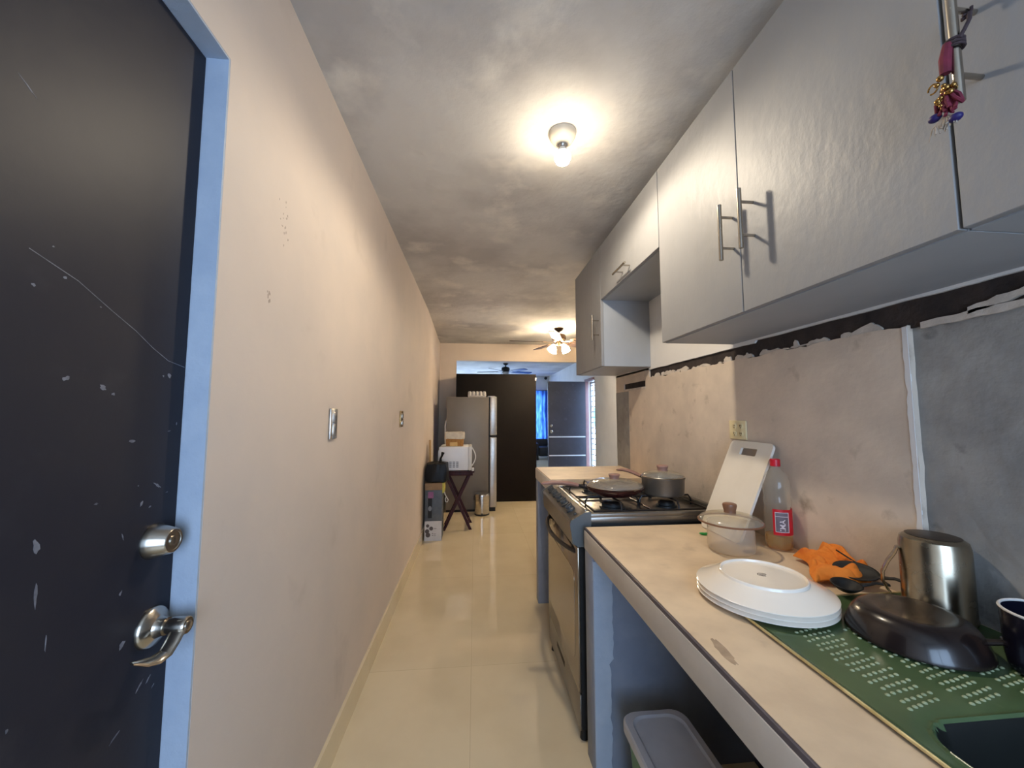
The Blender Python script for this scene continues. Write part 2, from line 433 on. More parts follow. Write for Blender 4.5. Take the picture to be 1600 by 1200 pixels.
b = MB().prism(ragged(-.6, 1.5, 1.731, .002, .03, 7) + ragged(1.51, YE, 1.722, .003, .03, 8) + [(YE, CEIL), (-.6, CEIL)], WR, WRC - .0006, 'x')
b.build('upper_plaster', M['white_wall'], wr)['label'] = 'white plaster above the dark band'
b = MB().prism(ragged(-.6, 2.5, 1.656, .006, .03, 12) + [(2.5, 1.60), (YE, 1.60), (YE, 1.735), (-.6, 1.735)], WRC - .006, WRC - .0003, 'x')
b.build('adhesive_band', M['adhesive'], wr)['label'] = 'dark band of bare adhesive'
b = MB()
for i in range(46):
    y = rnd.uniform(.95, 2.48); h = rnd.uniform(.004, .03); w = rnd.uniform(.008, .05)
    pts = [(y + w * math.cos(a) * rnd.uniform(.6, 1.1), 1.668 + h * max(-.25, math.sin(a)) * rnd.uniform(.5, 1.1)) for a in [2 * PI * k / 9 for k in range(9)]]
    b.prism(pts, WR + .002 + rnd.uniform(0, .004), WRC - .0055, 'x')
for y0, z0, y1, z1 in ((.90, 1.655, .35, 1.672), (.80, 1.668, .55, 1.715)):
    up = [(y0 + (y1 - y0) * t, z0 + (z1 - z0) * t + .010 + .007 * mnoise.noise(Vector((t * 12, y0, 0)))) for t in [k / 14 for k in range(15)]]
    dn = [(y0 + (y1 - y0) * t, z0 + (z1 - z0) * t - .008 + .007 * mnoise.noise(Vector((t * 12, y0, 4)))) for t in [k / 14 for k in range(15)]]
    b.prism(up + dn[::-1], WR + .001, WRC - .0055, 'x')
b.build('plaster_scrap', M['scrap'], wr)['label'] = 'ragged pale plaster remnants'
b = MB().prism([(y + .0, z) for z, y in [(z * .02, .944 + .006 * mnoise.noise(Vector((z * .6, 1, 0)))) for z in range(47, 84)]] +
               [(.931, z * .02) for z in range(83, 46, -1)], WR - .0016, WR + .002, 'x')
b.build('plaster_edge', M['white_wall'], wr)['label'] = 'white rough edge of the plaster'
b = MB().box(WR - .004, WR + .002, 2.56, 2.955, 1.598, 1.612)
b.build('ledge', M['scrap'], wr)
b = MB().box(WR - .0015, WR + .002, 2.86, YE, 1.0, 1.595)
b.build('grey_patch', M['concrete'], wr)

# return wall of the kitchen, dining right wall, front door opening
struct(MB().box(WRC + .15, XD, YE - .1, YE, 0, CEIL).build('wall_return', M['white_wall']), 'white wall behind the end of the kitchen', 'wall')
b = MB()
b.box(XD, XD + .15, YE, 7.84, 0, CEIL); b.box(XD, XD + .15, 8.46, YF, 0, CEIL); b.box(XD, XD + .15, 7.84, 8.46, 2.16, CEIL)
struct(b.build('wall_dining', M['white_wall']), 'white wall to the right of the front doorway', 'wall')
b = MB()
b.box(-.8, -.34, YH, YH + .14, 0, CEIL); b.box(-.34, XD, YH, YH + .14, 2.385, CEIL)
struct(b.build('wall_header', M['header']), 'beige wall with a wide opening behind the refrigerator', 'wall')
b = MB()
wx0, wx1, wz0, wz1 = -1.7, 2.3, .5, 2.17  # opening widened to the left, out of view, to let in more daylight
b.box(-2.2, wx0, YF, YF + .14, 0, CEIL); b.box(wx1, XD + .15, YF, YF + .14, 0, CEIL)
b.box(wx0, wx1, YF, YF + .14, 0, wz0); b.box(wx0, wx1, YF, YF + .14, wz1, CEIL)
struct(b.build('wall_far', M['white_wall']), 'white far wall of the front room', 'wall')
b = MB().box(-2.2, -2.06, YH + .14, YF, 0, CEIL)
b.box(-2.2, -.8, YH, YH + .14, 0, CEIL)
struct(b.build('wall_front_room', M['white_wall']), 'white left wall of the front room', 'wall')
b = MB()
bx0, bx1, bz0, bz1 = -.4, 1.12, .4, 2.3
b.box(WL, bx0, YB - .15, YB, 0, CEIL); b.box(bx1, WRC, YB - .15, YB, 0, CEIL)
b.box(bx0, bx1, YB - .15, YB, 0, bz0); b.box(bx0, bx1, YB - .15, YB, bz1, CEIL)
struct(b.build('wall_back', M['wall']), 'wall with the daylight window behind the viewer', 'wall')
b = MB()
for x in (bx0 + .025, (bx0 + bx1) / 2, bx1 - .025): b.box(x - .025, x + .025, YB - .1, YB - .05, bz0, bz1)
for z in (bz0 + .025, bz1 - .025): b.box(bx0, bx1, YB - .1, YB - .05, z - .025, z + .025)
struct(b.build('window_2', M['white_plastic']), 'white window frame behind the viewer', 'window')
b = MB()
for x in (wx0 + .02, -.7, .3, 1.3, wx1 - .02): b.box(x - .02, x + .02, YF + .04, YF + .08, wz0, wz1)
for z in (wz0 + .02, 1.8, wz1 - .02): b.box(wx0, wx1, YF + .04, YF + .08, z - .02, z + .02)
struct(b.build('window_1', M['blue_white']), 'far window behind the blue curtain, widened unseen to the left for daylight', 'window')
# street outside the front door
struct(MB().box(XD + .15, 9, 4, 13, -.12, -.04).build('ground', M['street_floor']), 'pale paving outside the front door', 'ground')
struct(MB().box(6.2, 6.4, 15, 24, .75, 1.75).build('wall_street', M['street_blue']), 'blue wall across the street', 'wall')

# ------------------------------------------------------------------ near dark door (door_1)
DXF = -.63
b = MB().box(DXF - .04, DXF, 0.0, .898, .01, 2.247)
d1 = struct(b.build('door_1', M['black_door']), 'dark scuffed painted door at the left edge', 'door')
# scuffs
rnd = random.Random(9)
SC_PTS = [(.845, 1.278, .030, .006, -35), (.883, 1.40, .004, .008, 0), (.865, 1.385, .010, .003, 10), (.72, 1.270, .010, .004, 0), (.80, 1.285, .004, .003, 20),
          (.775, 1.20, .003, .016, 20), (.780, 1.10, .012, .005, 60), (.79, 1.005, .018, .012, 50), (.835, .905, .032, .005, 45), (.855, .905, .018, .004, 50),
          (.868, .885, .012, .003, 40), (.64, 1.16, .006, .045, 5), (.635, 1.23, .012, .028, 10), (.66, 1.08, .003, .03, 0), (.855, 1.50, .012, .014, 0), (.84, 1.497, .006, .004, -50),
          (.655, 1.475, .016, .009, 20), (.715, 1.465, .016, .010, -30), (.735, 1.455, .010, .007, 0), (.70, 1.60, .003, .003, 0), (.60, 1.605, .006, .008, 40), (.57, 1.88, .035, .003, -35),
          (.64, 1.63, .008, .005, 0), (.62, 1.67, .004, .003, 0), (.78, 1.37, .02, .008, 0), (.81, 1.25, .014, .006, 70), (.83, 1.24, .008, .004, 20), (.87, 1.26, .008, .003, 0),
          (.62, .99, .004, .008, 0), (.79, .85, .03, .004, 30), (.56, 1.33, .012, .04, 10)]
b = MB()
for y, z, l, w, a in SC_PTS:
    ca, sa = math.cos(rad(a)), math.sin(rad(a)); pts = []
    for k in range(11):
        t = 2 * PI * k / 11; q = rnd.uniform(.45, 1.0)
        u, v = l * .5 * math.cos(t) * q, w * .5 * math.sin(t) * q
        pts.append((y + u * ca - v * sa, z + u * sa + v * ca))
    b.prism(pts, DXF, DXF + .0003, 'x')
pts = [(.59, 1.655), (.66, 1.632), (.72, 1.60), (.77, 1.575), (.81, 1.55), (.85, 1.53), (.895, 1.522)]
b.prism(pts + [(y, z - .0012) for y, z in pts[::-1]], DXF, DXF + .0003, 'x')
b.build('scuff_marks', M['scuff'], d1, smooth=False)['label'] = 'pale scuffs and scratches'
RX = Matrix.Rotation(rad(90), 4, 'Y')       # lathe axis z -> +x
c = (DXF, .845, 1.170)
b = MB().lathe([(0, 0), (.034, 0), (.034, .004), (.031, .010), (.024, .036), (.022, .038), (.018, .038), (.0175, .0365), (0, .0365)], c, 36, RX)
db = b.build('deadbolt', M['satin'], d1)
b = MB().lathe([(0, .036), (.0095, .036), (.0095, .0385), (0, .0385)], c, 24, RX)
b.build('cylinder', M['steel'], db)
b = MB().box(c[0] + .0384, c[0] + .0390, c[1] - .0012, c[1] + .0012, c[2] - .006, c[2] + .005)
b.build('keyhole', M['slot'], db)
c = (DXF, .852, 1.004)
b = MB().lathe([(0, 0), (.038, 0), (.038, .004), (.035, .009), (.020, .016), (.0165, .024), (.016, .03), (0, .03)], c, 40, RX)
hd = b.build('handle_rose', M['satin'], d1)
b = MB().lathe([(0, .018), (.0125, .018), (.0125, .03), (.0165, .045), (.0165, .066), (.0145, .069), (0, .069)], c, 28, RX)
b.tube([(c[0] + .056, c[1] + .004, c[2] + .008), (c[0] + .058, c[1] - .010, c[2] - .003), (c[0] + .058, c[1] - .024, c[2] - .018), (c[0] + .056, c[1] - .036, c[2] - .031),
        (c[0] + .052, c[1] - .054, c[2] - .033), (c[0] + .048, c[1] - .074, c[2] - .026), (c[0] + .045, c[1] - .096, c[2] - .013)], [.013, .014, .0135, .013, .0135, .0125, .005], 12, flat=.34)
lv = b.build('lever', M['satin'], hd)
b = MB().lathe([(0, .068), (.009, .068), (.009, .0705), (.007, .0712), (0, .0712)], c, 20, RX)
b.build('key_cylinder', M['steel'], hd)

# ------------------------------------------------------------------ front door (door_2), gate
lf = MB().box(1.61, 2.462, 8.40, 8.44, .01, 2.145)
d2 = struct(lf.build('door_2', M['navy']), 'open dark navy front door with two silver strips', 'door')
b = MB()
for z in (.918, .512): b.box(1.63, 2.445, 8.3945, 8.3995, z - .012, z + .012)
b.build('metal_strip', M['blue_white'], d2)['label'] = 'silver strips'
for z, r in ((1.163, .030), (1.036, .034)):
    b = MB().lathe([(0, 0), (r, 0), (r, .008), (r * .8, .012), (r * .5, .02), (r * .7, .05), (r * .5, .06), (0, .06)], (1.68, 8.40, z), 24, Matrix.Rotation(rad(90), 4, 'X'))
    b.build('door_knob' if z < 1.1 else 'deadbolt', M['steel'], d2)
b = MB()
b.box(XD - .03, XD + .05, 8.445, 8.50, 0, 2.20, .004); b.box(XD - .03, XD + .05, 7.852, 8.443, 2.15, 2.20, .004)
struct(b.build('trim_2', M['frame_brown']), 'brownish pink front door frame', 'door trim')
struct(MB().box(XD - .004, XD + .05, 7.80, 7.85, 0, 2.20, .002).build('trim_3', M['white_wall']), 'white edge of the front doorway nearest the kitchen', 'door trim')
gt = thing('security_gate', 'pale barred security gate in the bright front doorway', 'gate', (XD + .12, 8.15, 0))
b = MB()
for y in (7.86, 8.44): b.box(XD + .10, XD + .14, y - .02, y + .02, .03, 2.14)
for z in (.05, 2.12): b.box(XD + .10, XD + .14, 7.84, 8.46, z - .02, z + .02)
b.build('gate_frame', M['blue_white'], gt, gt.location)
for k in range(17):
    z = .17 + k * .118
    MB().tube([(XD + .12, 7.86, z), (XD + .12, 8.44, z)], .012, 8).build('bar', M['blue_white'], gt, gt.location)

# ------------------------------------------------------------------ far room furnishings
def cur(u, v):
    x = 1.02 + 1.42 * u
    return Vector((x, YF - .10 + .028 * math.sin(x * 46 + .6 * math.sin(v * 5)) + .012 * math.sin(x * 17), 2.2 - 1.72 * v))
M['curtain'].node_tree.nodes['Principled BSDF'].inputs['Roughness'].default_value = .8
def curtain_mat():
    m = bpy.data.materials.new('blue_sheer_curtain'); m.use_nodes = True
    nt = m.node_tree; N = nt.nodes; L = nt.links
    tr = N.new('ShaderNodeBsdfTranslucent'); tr.inputs[0].default_value = lin((96, 150, 240))
    df = N.new('ShaderNodeBsdfDiffuse'); df.inputs[0].default_value = lin((52, 84, 160))
    mx = N.new('ShaderNodeMixShader')
    n = N.new('ShaderNodeTexNoise'); n.inputs['Scale'].default_value = 6
    mp = N.new('ShaderNodeMapping'); mp.inputs['Scale'].default_value = (2, 1, .6)
    tc = N.new('ShaderNodeTexCoord'); L.new(tc.outputs['Object'], mp.inputs['Vector']); L.new(mp.outputs['Vector'], n.inputs['Vector'])
    r = N.new('ShaderNodeMapRange'); r.inputs['From Min'].default_value = .35; r.inputs['From Max'].default_value = .65
    r.inputs['To Min'].default_value = .15; r.inputs['To Max'].default_value = .75
    L.new(n.outputs['Fac'], r.inputs['Value']); L.new(r.outputs['Result'], mx.inputs[0])
    L.new(df.outputs[0], mx.inputs[1]); L.new(tr.outputs[0], mx.inputs[2]); L.new(mx.outputs[0], N['Material Output'].inputs[0])
    return m
o = MB().grid(cur, 160, 14).build('curtain', curtain_mat())
tag(o, 'blue curtain over the far window behind the navy door', 'curtain')
b = MB().tube([(.95, YF - .10, 2.215), (2.47, YF - .10, 2.215)], .012, 10)
b.build('curtain_rod', M['fan_black'], o)
ch = thing('armchair', 'black armchair below the blue curtain in the far room', 'chair', (2.25, 12.1, 0))
L0 = ch.location
MB().box(1.98, 2.46, 11.85, 12.40, .12, .40, .04, 3).build('seat', M['chair'], ch, L0)
MB().box(1.98, 2.46, 12.40, 12.52, .12, .62, .04, 3).build('backrest', M['chair'], ch, L0)
for x in (1.90, 2.40): MB().box(x, x + .08, 11.85, 12.5, .12, .52, .03, 3).build('armrest', M['chair'], ch, L0)
for x, y in ((1.94, 11.9), (2.44, 11.9), (1.94, 12.46), (2.44, 12.46)): MB().box(x - .03, x + .03, y - .03, y + .03, 0, .14).build('leg', M['black_matte'], ch, L0)
o = MB().box(1.80, 1.88, 11.8, 11.98, 0, .52, .012, 2).build('paper_bag', M['box_white'], None, (1.84, 11.9, 0))
tag(o, 'small white bag standing left of the black armchair', 'bag')

# ================================================================== LEFT SIDE, FAR END
# black screen panel; unseen body and doors behind it added to block light
sc = thing('screen_panel', 'tall black screen panel behind the refrigerator, with an added unseen body', 'screen_panel', (.355, 6.65, 0))
MB().box(-.31, 1.02, 6.36, 6.372, .0, 2.085, .002).build('back_panel', M['board'], sc, sc.location)
b = MB()
for x in (-.31, 1.002): b.box(x, x + .018, 6.3725, 6.90, 0, 2.085)
for z in (.0, .06, 2.067): b.box(-.291, 1.0015, 6.3725, 6.90, z, z + .018)
b.build('carcass', M['board'], sc, sc.location)
for x0, x1 in ((-.31, .353), (.357, 1.02)): MB().box(x0, x1, 6.902, 6.92, .02, 2.085, .002).build('door', M['board'], sc, sc.location)
MB().box(1.0, 1.025, 6.353, 6.36, 1.98, 2.03, .002).build('clip', M['white_plastic'], sc, sc.location)

# refrigerator (faces right)
FY0, FY1 = 5.74, 6.33
fr = thing('refrigerator', 'grey two-door refrigerator beside the black screen panel', 'refrigerator', (0, 6.03, 0))
L0 = fr.location
MB().box(-.415, .205, FY0, FY1, .035, 1.672, .008, 2).build('body', M['fridge'], fr, L0)
MB().box(.205, .222, FY0 + .01, FY1 - .01, .06, 1.66).build('gasket', M['gap'], fr, L0)
MB().box(.222, .325, FY0, FY1, 1.105, 1.680, .012, 3).build('freezer_door', M['fridge_door'], fr, L0)
MB().box(.222, .325, FY0, FY1, .06, 1.078, .012, 3).build('lower_door', M['fridge_door'], fr, L0)
MB().box(.215, .318, FY0 + .004, FY1 - .004, 1.078, 1.105).build('door_gap', M['gap'], fr, L0)
MB().box(-.41, .31, FY0 + .02, FY1 - .02, .0, .06, .004).build('plinth', M['gap'], fr, L0)
MB().box(.19, .30, FY0 + .01, FY0 + .09, 1.672, 1.690, .004).build('hinge_cover', M['fridge_door'], fr, L0)
MB().tube([(-.42, FY0 + .05, 1.32), (-.435, FY0 + .05, 1.24), (-.43, FY0 + .05, 1.0), (-.42, FY0 + .05, .92)], .012, 8).build('rear_tube', M['white_plastic'], fr, L0)
# carton on top
ec = thing('egg_carton', 'pale grey carton with round cups on top of the refrigerator', 'carton', (.03, 5.87, 1.674))
b = MB().box(-.105, .165, 5.80, 5.95, 1.674, 1.70, .006)
for r in range(2):
    for k in range(5):
        x = -.078 + k * .054; y = 5.838 + r * .07
        b.lathe([(.030, 1.695), (.027, 1.74), (.022, 1.757), (.016, 1.762), (.0, 1.762)], (x, y, 0), 16)
b.build('cups', M['egg'], ec, ec.location)

# trash bin
tb = thing('trash_bin', 'small round steel pedal bin in front of the refrigerator', 'bin', (.11, 5.60, 0))
L0 = Vector(tb.location)
MB().lathe([(0, .012), (.102, .012), (.104, .02), (.104, .262), (0, .262)], L0, 40).build('body', M['steel'], tb, L0)
MB().lathe([(0, 0), (.106, 0), (.106, .02), (.1, .022), (0, .022)], L0, 40).build('base_ring', M['black_matte'], tb, L0)
MB().lathe([(.106, .262), (.106, .276), (.098, .292), (.06, .303), (0, .306), (0, .262)], L0, 40).build('lid', M['steel'], tb, L0)
MB().box(L0.x - .022, L0.x + .022, L0.y - .13, L0.y - .10, .010, .024, .003).build('pedal', M['black_matte'], tb, L0)
MB().tube([(L0.x - .1, L0.y, .27), (L0.x - .112, L0.y, .25), (L0.x - .112, L0.y, .2)], .004, 8).build('hinge', M['black_matte'], tb, L0)

# folding tray table
tt = thing('folding_tray_table', 'dark mahogany folding tray table under the microwave', 'table', (-.2, 5.03, 0))
L0 = Vector(tt.location)
MB().box(-.42, .0, 4.82, 5.24, .700, .722, .004).build('table_top', M['mahogany'], tt, L0)
for y, s in ((4.87, 1), (5.17, 1)):
    for xa, xb in ((-.37, -.045), (-.045, -.37)):
        yy = y + (.0 if xa < xb else .022)
        d = Vector((xb - xa, 0, .70)); n = Vector((.7, 0, -(xb - xa))).normalized() * .016
        p0 = Vector((xa, yy, .0)); p1 = Vector((xb, yy, .70))
        poly = [(p0.x - .018, 0), (p0.x + .018, 0), (p1.x + .018, .70), (p1.x - .018, .70)]
        MB().prism(poly, yy - .010, yy + .010, 'y').build('leg', M['mahogany'], tt, L0)
for x in (-.345, -.07): MB().box(x - .012, x + .012, 4.86, 5.20, .05, .075, .003).build('stretcher', M['mahogany'], tt, L0)
MB().box(-.40, -.02, 4.825, 4.842, .665, .700, .003).build('apron', M['mahogany'], tt, L0)

# microwave (faces right)
mw = thing('microwave', 'white microwave oven on the folding tray table', 'microwave', (-.24, 5.02, .722))
L0 = Vector(mw.location)
MB().box(-.43, -.075, 4.80, 5.22, .732, 1.018, .008, 2).build('body', M['mw'], mw, L0)
MB().box(-.448, -.43, 4.86, 5.16, .80, .97, .006).build('rear_cover', M['mw'], mw, L0)
MB().box(-.075, -.035, 4.80, 5.22, .730, 1.020, .010, 2).build('front_panel', M['white_plastic'], mw, L0)
b = MB()
for k in range(4):
    x = -.335 + k * .042
    for j in range(7): b.box(x - .014, x + .014, 4.7975, 4.80, .768 + j * .011, .774 + j * .011)
b.build('vents', M['grey_plastic'], mw, L0)
b = MB().tube(arc(lambda t: (-.037 + .05 * math.sin(PI * t), 4.85, .775 + .235 * t), 17), .007, 10)
b.build('door_handle', M['white_plastic'], mw, L0)
MB().box(-.035, -.005, 4.80, 4.86, .722, .762, .008).build('door_latch', M['white_plastic'], mw, L0)
for x in (-.40, -.08):
    for y in (4.84, 5.18): MB().lathe([(0, .722), (.014, .722), (.014, .733), (0, .733)], (x, y, 0), 12).build('foot', M['black_matte'], mw, L0)

# bread basket
bk = thing('wicker_basket', 'small wicker basket with cream cloth liner on the microwave', 'basket', (-.25, 4.98, 1.018))
L0 = Vector(bk.location)
def bskt(o, i, z0, z1, f0, f1):
    b = MB(); n = 28; vs = []
    prof = [(z0, f0, o), (z1, f1, o), (z1, f1, i), (z0 + .006, f0, i)]
    ring = []
    for z, f, k in prof:
        ring.append([(L0.x + x * f * k, L0.y + y * f * k, z) for x, y in rrect(-.115, .115, -.085, .085, .025)])
    n = len(ring[0]); vs = [p for r in ring for p in r]
    fs = [(a * n + j, a * n + (j + 1) % n, (a + 1) * n + (j + 1) % n, (a + 1) * n + j) for a in range(3) for j in range(n)]
    fs.append(tuple(range(n))); fs.append(tuple(3 * n + j for j in range(n)))
    return b.add(vs, fs)
bskt(1.0, .93, 1.019, 1.15, .93, 1.0).build('basket_body', M['wicker'], bk, L0)
b = MB()
pth = rrect(-.117, .117, -.087, .087, .03)
def lin_f(u, v):
    k = int(u * len(pth)) % len(pth)
    x, y = pth[k]; a = v * PI
    w = .004 * math.sin(k * 2.3)
    prof = [(1.035, 1.110), (1.055, 1.118), (1.06, 1.150), (1.055, 1.178), (1.02, 1.192), (.97, 1.188), (.93, 1.165), (.92, 1.10)]
    f, z = prof[round(v * 7)]
    return Vector((L0.x + x * f, L0.y + y * f, z + w))
b.grid(lin_f, len(pth), 8, True).build('cloth_liner', M['linen'], bk, L0)
MB().box(-.31, -.215, L0.y - .0875, L0.y - .081, 1.02, 1.068, .001).build('label_tag', M['tag'], bk, L0)

# box with black bag and stick
bx = thing('cardboard_box', 'tall printed grey box standing against the left wall', 'box', (-.46, 4.64, 0))
L0 = Vector(bx.location)
MB().box(-.555, -.365, 4.505, 4.775, 0, .56, .002).build('carton', M['box_dark'], bx, L0)
MB().box(-.555, -.365, 4.503, 4.505, .0, .215).build('white_panel', M['box_white'], bx, L0)
MB().box(-.520, -.475, 4.502, 4.505, .25, .47).build('dark_stripe', M['black_matte'], bx, L0)
MB().box(-.520, -.460, 4.5005, 4.503, .47, .54).build('pink_print', M['box_pink'], bx, L0)
b = MB()
for x, z, r in ((-.52, .165, .018), (-.48, .135, .022), (-.525, .105, .024), (-.515, .065, .026)):
    b.lathe([(0, 0), (r, 0), (r, .001), (0, .001)], (x, 4.5028, z), 18, Matrix.Rotation(rad(90), 4, 'X'))
for x, z in ((-.47, .075), (-.47, .055)): b.box(x, x + .01, 4.5018, 4.503, z, z + .01)
for x, z in ((-.45, .132), (-.455, .072), (-.455, .054)): b.box(x, x + .028, 4.5018, 4.503, z, z + .005)
b.build('printed_icons', M['mark'], bx, L0)
b = MB().lathe([(0, 0), (.02, 0), (.02, .001), (0, .001)], (-.497, 4.5018, .355), 18, Matrix.Rotation(rad(90), 4, 'X') @ Matrix.Diagonal((1, 1.4, 1, 1)))
b.build('printed_emblem', M['grey_plastic'], bx, L0)
MB().box(-.557, -.363, 4.50, 4.78, .56, .635, .003).build('flap', M['card'], bx, L0)
MB().tube([(-.35, 4.60, .52), (-.325, 4.59, .47), (-.30, 4.59, .43), (-.31, 4.59, .405), (-.33, 4.59, .41), (-.335, 4.59, .44), (-.32, 4.59, .47)], .005, 8).build('carry_loop', M['white_plastic'], bx, L0)
MB().box(-.366, -.345, 4.52, 4.76, .52, .632, .004).build('yellow_strip', M['yellow'], bx, L0)
def bagf(u, v):
    a = 2 * PI * u
    r = [.16, .185, .19, .185, .17, .10, .0][round(v * 6)]
    z = [.635, .65, .72, .80, .845, .858, .862][round(v * 6)]
    k = 1 + .10 * mnoise.noise(Vector((math.cos(a) * 2, math.sin(a) * 2, v * 3)))
    x, y = math.cos(a), math.sin(a)
    q = max(abs(x), abs(y)) ** .55
    return Vector((-.435 + x / q * r * .72 * k, 4.65 + y / q * r * .74 * k, max(.637, z + .012 * mnoise.noise(Vector((x * 3, y * 3, 2))))))
bg_o = MB().grid(bagf, 40, 7, True).build('plastic_bag', M['bag'], None, (-.44, 4.65, .635))
tag(bg_o, 'black plastic bag bundled on top of the tall box', 'bag')
MB().tube([(-.395, 4.62, .855), (-.395, 4.62, .90), (-.38, 4.62, .935), (-.37, 4.63, .97)], [.02, .012, .012, .02], 8).build('bag_knot', M['bag'], bg_o, (-.44, 4.65, .635))
o = MB().tube([(-.528, 4.86, 0.0), (-.548, 4.86, 1.10)], .0125, 10).build('wooden_stick', M['wood'], None, (-.53, 4.86, 0))
tag(o, 'pale wooden broom stick leaning on the wall behind the black bag', 'stick')

# ================================================================== SWITCHES, OUTLET
ls = thing('light_switch', 'chrome rectangular light switch nearest on the left wall', 'light switch', (WL, 1.635, 1.38))
L0 = Vector(ls.location)
MB().box(WL, WL + .009, 1.60, 1.675, 1.318, 1.443, .004, 2).build('cover_plate', M['steel'], ls, L0)
MB().box(WL + .008, WL + .013, 1.618, 1.657, 1.332, 1.380, .002).build('rocker', M['satin'], ls, L0)
MB().box(WL + .008, WL + .011, 1.618, 1.657, 1.386, 1.428, .002).build('rocker', M['steel'], ls, L0)
ls = thing('light_switch', 'small brass double switch further along the left wall', 'light switch', (WL, 3.11, 1.38))
L0 = Vector(ls.location)
MB().box(WL, WL + .008, 3.05, 3.17, 1.318, 1.445, .003, 2).build('cover_plate', M['charm_gold'], ls, L0)
for z in (1.35, 1.405): MB().box(WL + .007, WL + .016, 3.08, 3.14, z - .018, z + .018, .003).build('rocker', M['satin'], ls, L0)

ol = thing('wall_outlet', 'ivory electrical outlet with four round sockets above the cutting board', 'outlet', (WR, 1.63, 1.35))
L0 = Vector(ol.location)
MB().box(WR - .007, WR, 1.575, 1.685, 1.307, 1.391, .003, 2).build('cover_plate', M['ivory'], ol, L0)
for y in (1.604, 1.646):
    for z in (1.366, 1.332):
        b = MB().lathe([(0, 0), (.0135, 0), (.0135, .002), (.012, .003), (0, .003)], (WR - .007, y, z), 20, Matrix.Rotation(rad(-90), 4, 'Y'))
        so = b.build('socket', M['ivory'], ol, L0)
        b = MB()
        for dy in (-.0045, .0045): b.box(WR - .0106, WR - .0099, y + dy - .0014, y + dy + .0014, z - .001, z + .006)
        b.box(WR - .0106, WR - .0099, y - .002, y + .002, z - .008, z - .004)
        b.build('slots', M['slot'], so, L0)

# ================================================================== UPPER CABINETS
DX = .839
def handle(parent, L0, y, z0, z1, horizontal=False, y1=None):
    b = MB()
    if horizontal:
        b.tube([(DX - .045, y, z0), (DX - .045, y1, z0)], .0062, 12)
        for t in (.22, .78): b.tube([(DX - .045, y + (y1 - y) * t, z0), (DX + .001, y + (y1 - y) * t, z0)], .0042, 10)
    else:
        b.tube([(DX - .045, y, z0), (DX - .045, y, z1)], .0068, 12)
        for t in (.22, .78): b.tube([(DX - .045, y, z0 + (z1 - z0) * t), (DX + .001, y, z0 + (z1 - z0) * t)], .0045, 10)
    return b.build('handle', M['satin'], parent, L0)
def cabinet(label, y0, y1, z0, z1, doors, handles, flap=None):
    c = thing('wall_cabinet', label, 'wall cabinet', (1.0, (y0 + y1) / 2, z0), 0, 'grey wall cabinets above the counter')
    L0 = Vector(c.location)
    b = MB(); t = .018; x0 = DX + .0185; x1 = WR - .001
    b.box(x0, x1, y0 + .001, y0 + t, z0, z1); b.box(x0, x1, y1 - t, y1 - .001, z0, z1)
    b.box(x0, x1, y0 + t, y1 - t, z0, z0 + t); b.box(x0, x1, y0 + t, y1 - t, z1 - t, z1); b.box(x1 - .006, x1, y0 + t, y1 - t, z0 + t, z1 - t)
    b.build('carcass', M['cab_plain'], c, L0)
    for (a, e), h in zip(doors, handles):
        d = MB().box(DX, DX + .018, a + .0018, e - .0018, z0 + .002, z1 - .002, .0012, 1).build('door', M['cab'], c, L0)
        if h[0] == 'v': handle(d, L0, h[1], h[2], h[3])
        else: handle(d, L0, h[1], h[2], 0, True, h[3])
    return c
cabinet('grey wall cabinet with two side by side doors and paired handles', .568, 1.642, 1.739, 2.56, [(.568, 1.111), (1.111, 1.642)], [('v', 1.048, 1.918, 2.104), ('v', 1.142, 1.918, 2.104)])
cabinet('grey wall cabinet nearest the viewer with a beaded charm on its handle', -.50, .566, 1.739, 2.56, [(-.50, .03), (.03, .566)], [('v', -.02, 1.93, 2.14), ('v', .522, 1.935, 2.145)])
cabinet('short grey wall cabinet over the stove with a horizontal handle', 1.644, 2.470, 2.187, 2.56, [(1.644, 2.470)], [('h', 1.935, 2.232, 2.115)])
cabinet('tall grey wall cabinet at the far end past the stove', 2.472, 3.118, 1.739, 2.56, [(2.472, 3.118)], [('v', 2.52, 1.92, 2.096)])

# beaded charm on the near handle
hc = thing('beaded_charm', 'small beaded tassel charm hanging from the nearest cabinet handle', 'charm', (DX - .05, .522, 2.0))
L0 = Vector(hc.location); hx = DX - .045
rnd = random.Random(3)
b = MB()
b.tube(arc(lambda t: (hx + .011 * math.cos(7 * PI * t), .522 + .011 * math.sin(7 * PI * t), 2.045 - .02 * t), 40), .0022, 6)
b.tube([(hx + .028, .518, 2.092), (hx + .02, .514, 2.075), (hx + .004, .511, 2.052), (hx - .006, .512, 2.036)], .0032, 6)
for k in range(10):
    p = Vector((hx + .028, .519, 2.088)); q = p + Vector((rnd.uniform(-.006, .006), rnd.uniform(-.006, .008), rnd.uniform(-.010, .014)))
    b.tube([p, (p + q) / 2 + Vector((.003, 0, .003)), q], .0022, 6)
b.build('cord', M['charm_dark'], hc, L0)
b = MB().tube([(hx - .011, .524, 2.038), (hx - .012, .528, 2.015), (hx - .011, .53, 1.99)], [.006, .008, .007], 10)
b.build('thread_wrap', M['charm_red'], hc, L0)
b = MB()
for k in range(26):
    t = rnd.random()
    b.ball((hx - .012 + rnd.uniform(-.006, .006), .531 + rnd.uniform(-.012, .009) + .004 * t, 1.985 - .055 * t), rnd.uniform(.003, .0052), seg=10, ring=7)
b.build('beads', M['charm_gold'], hc, L0)
b = MB()
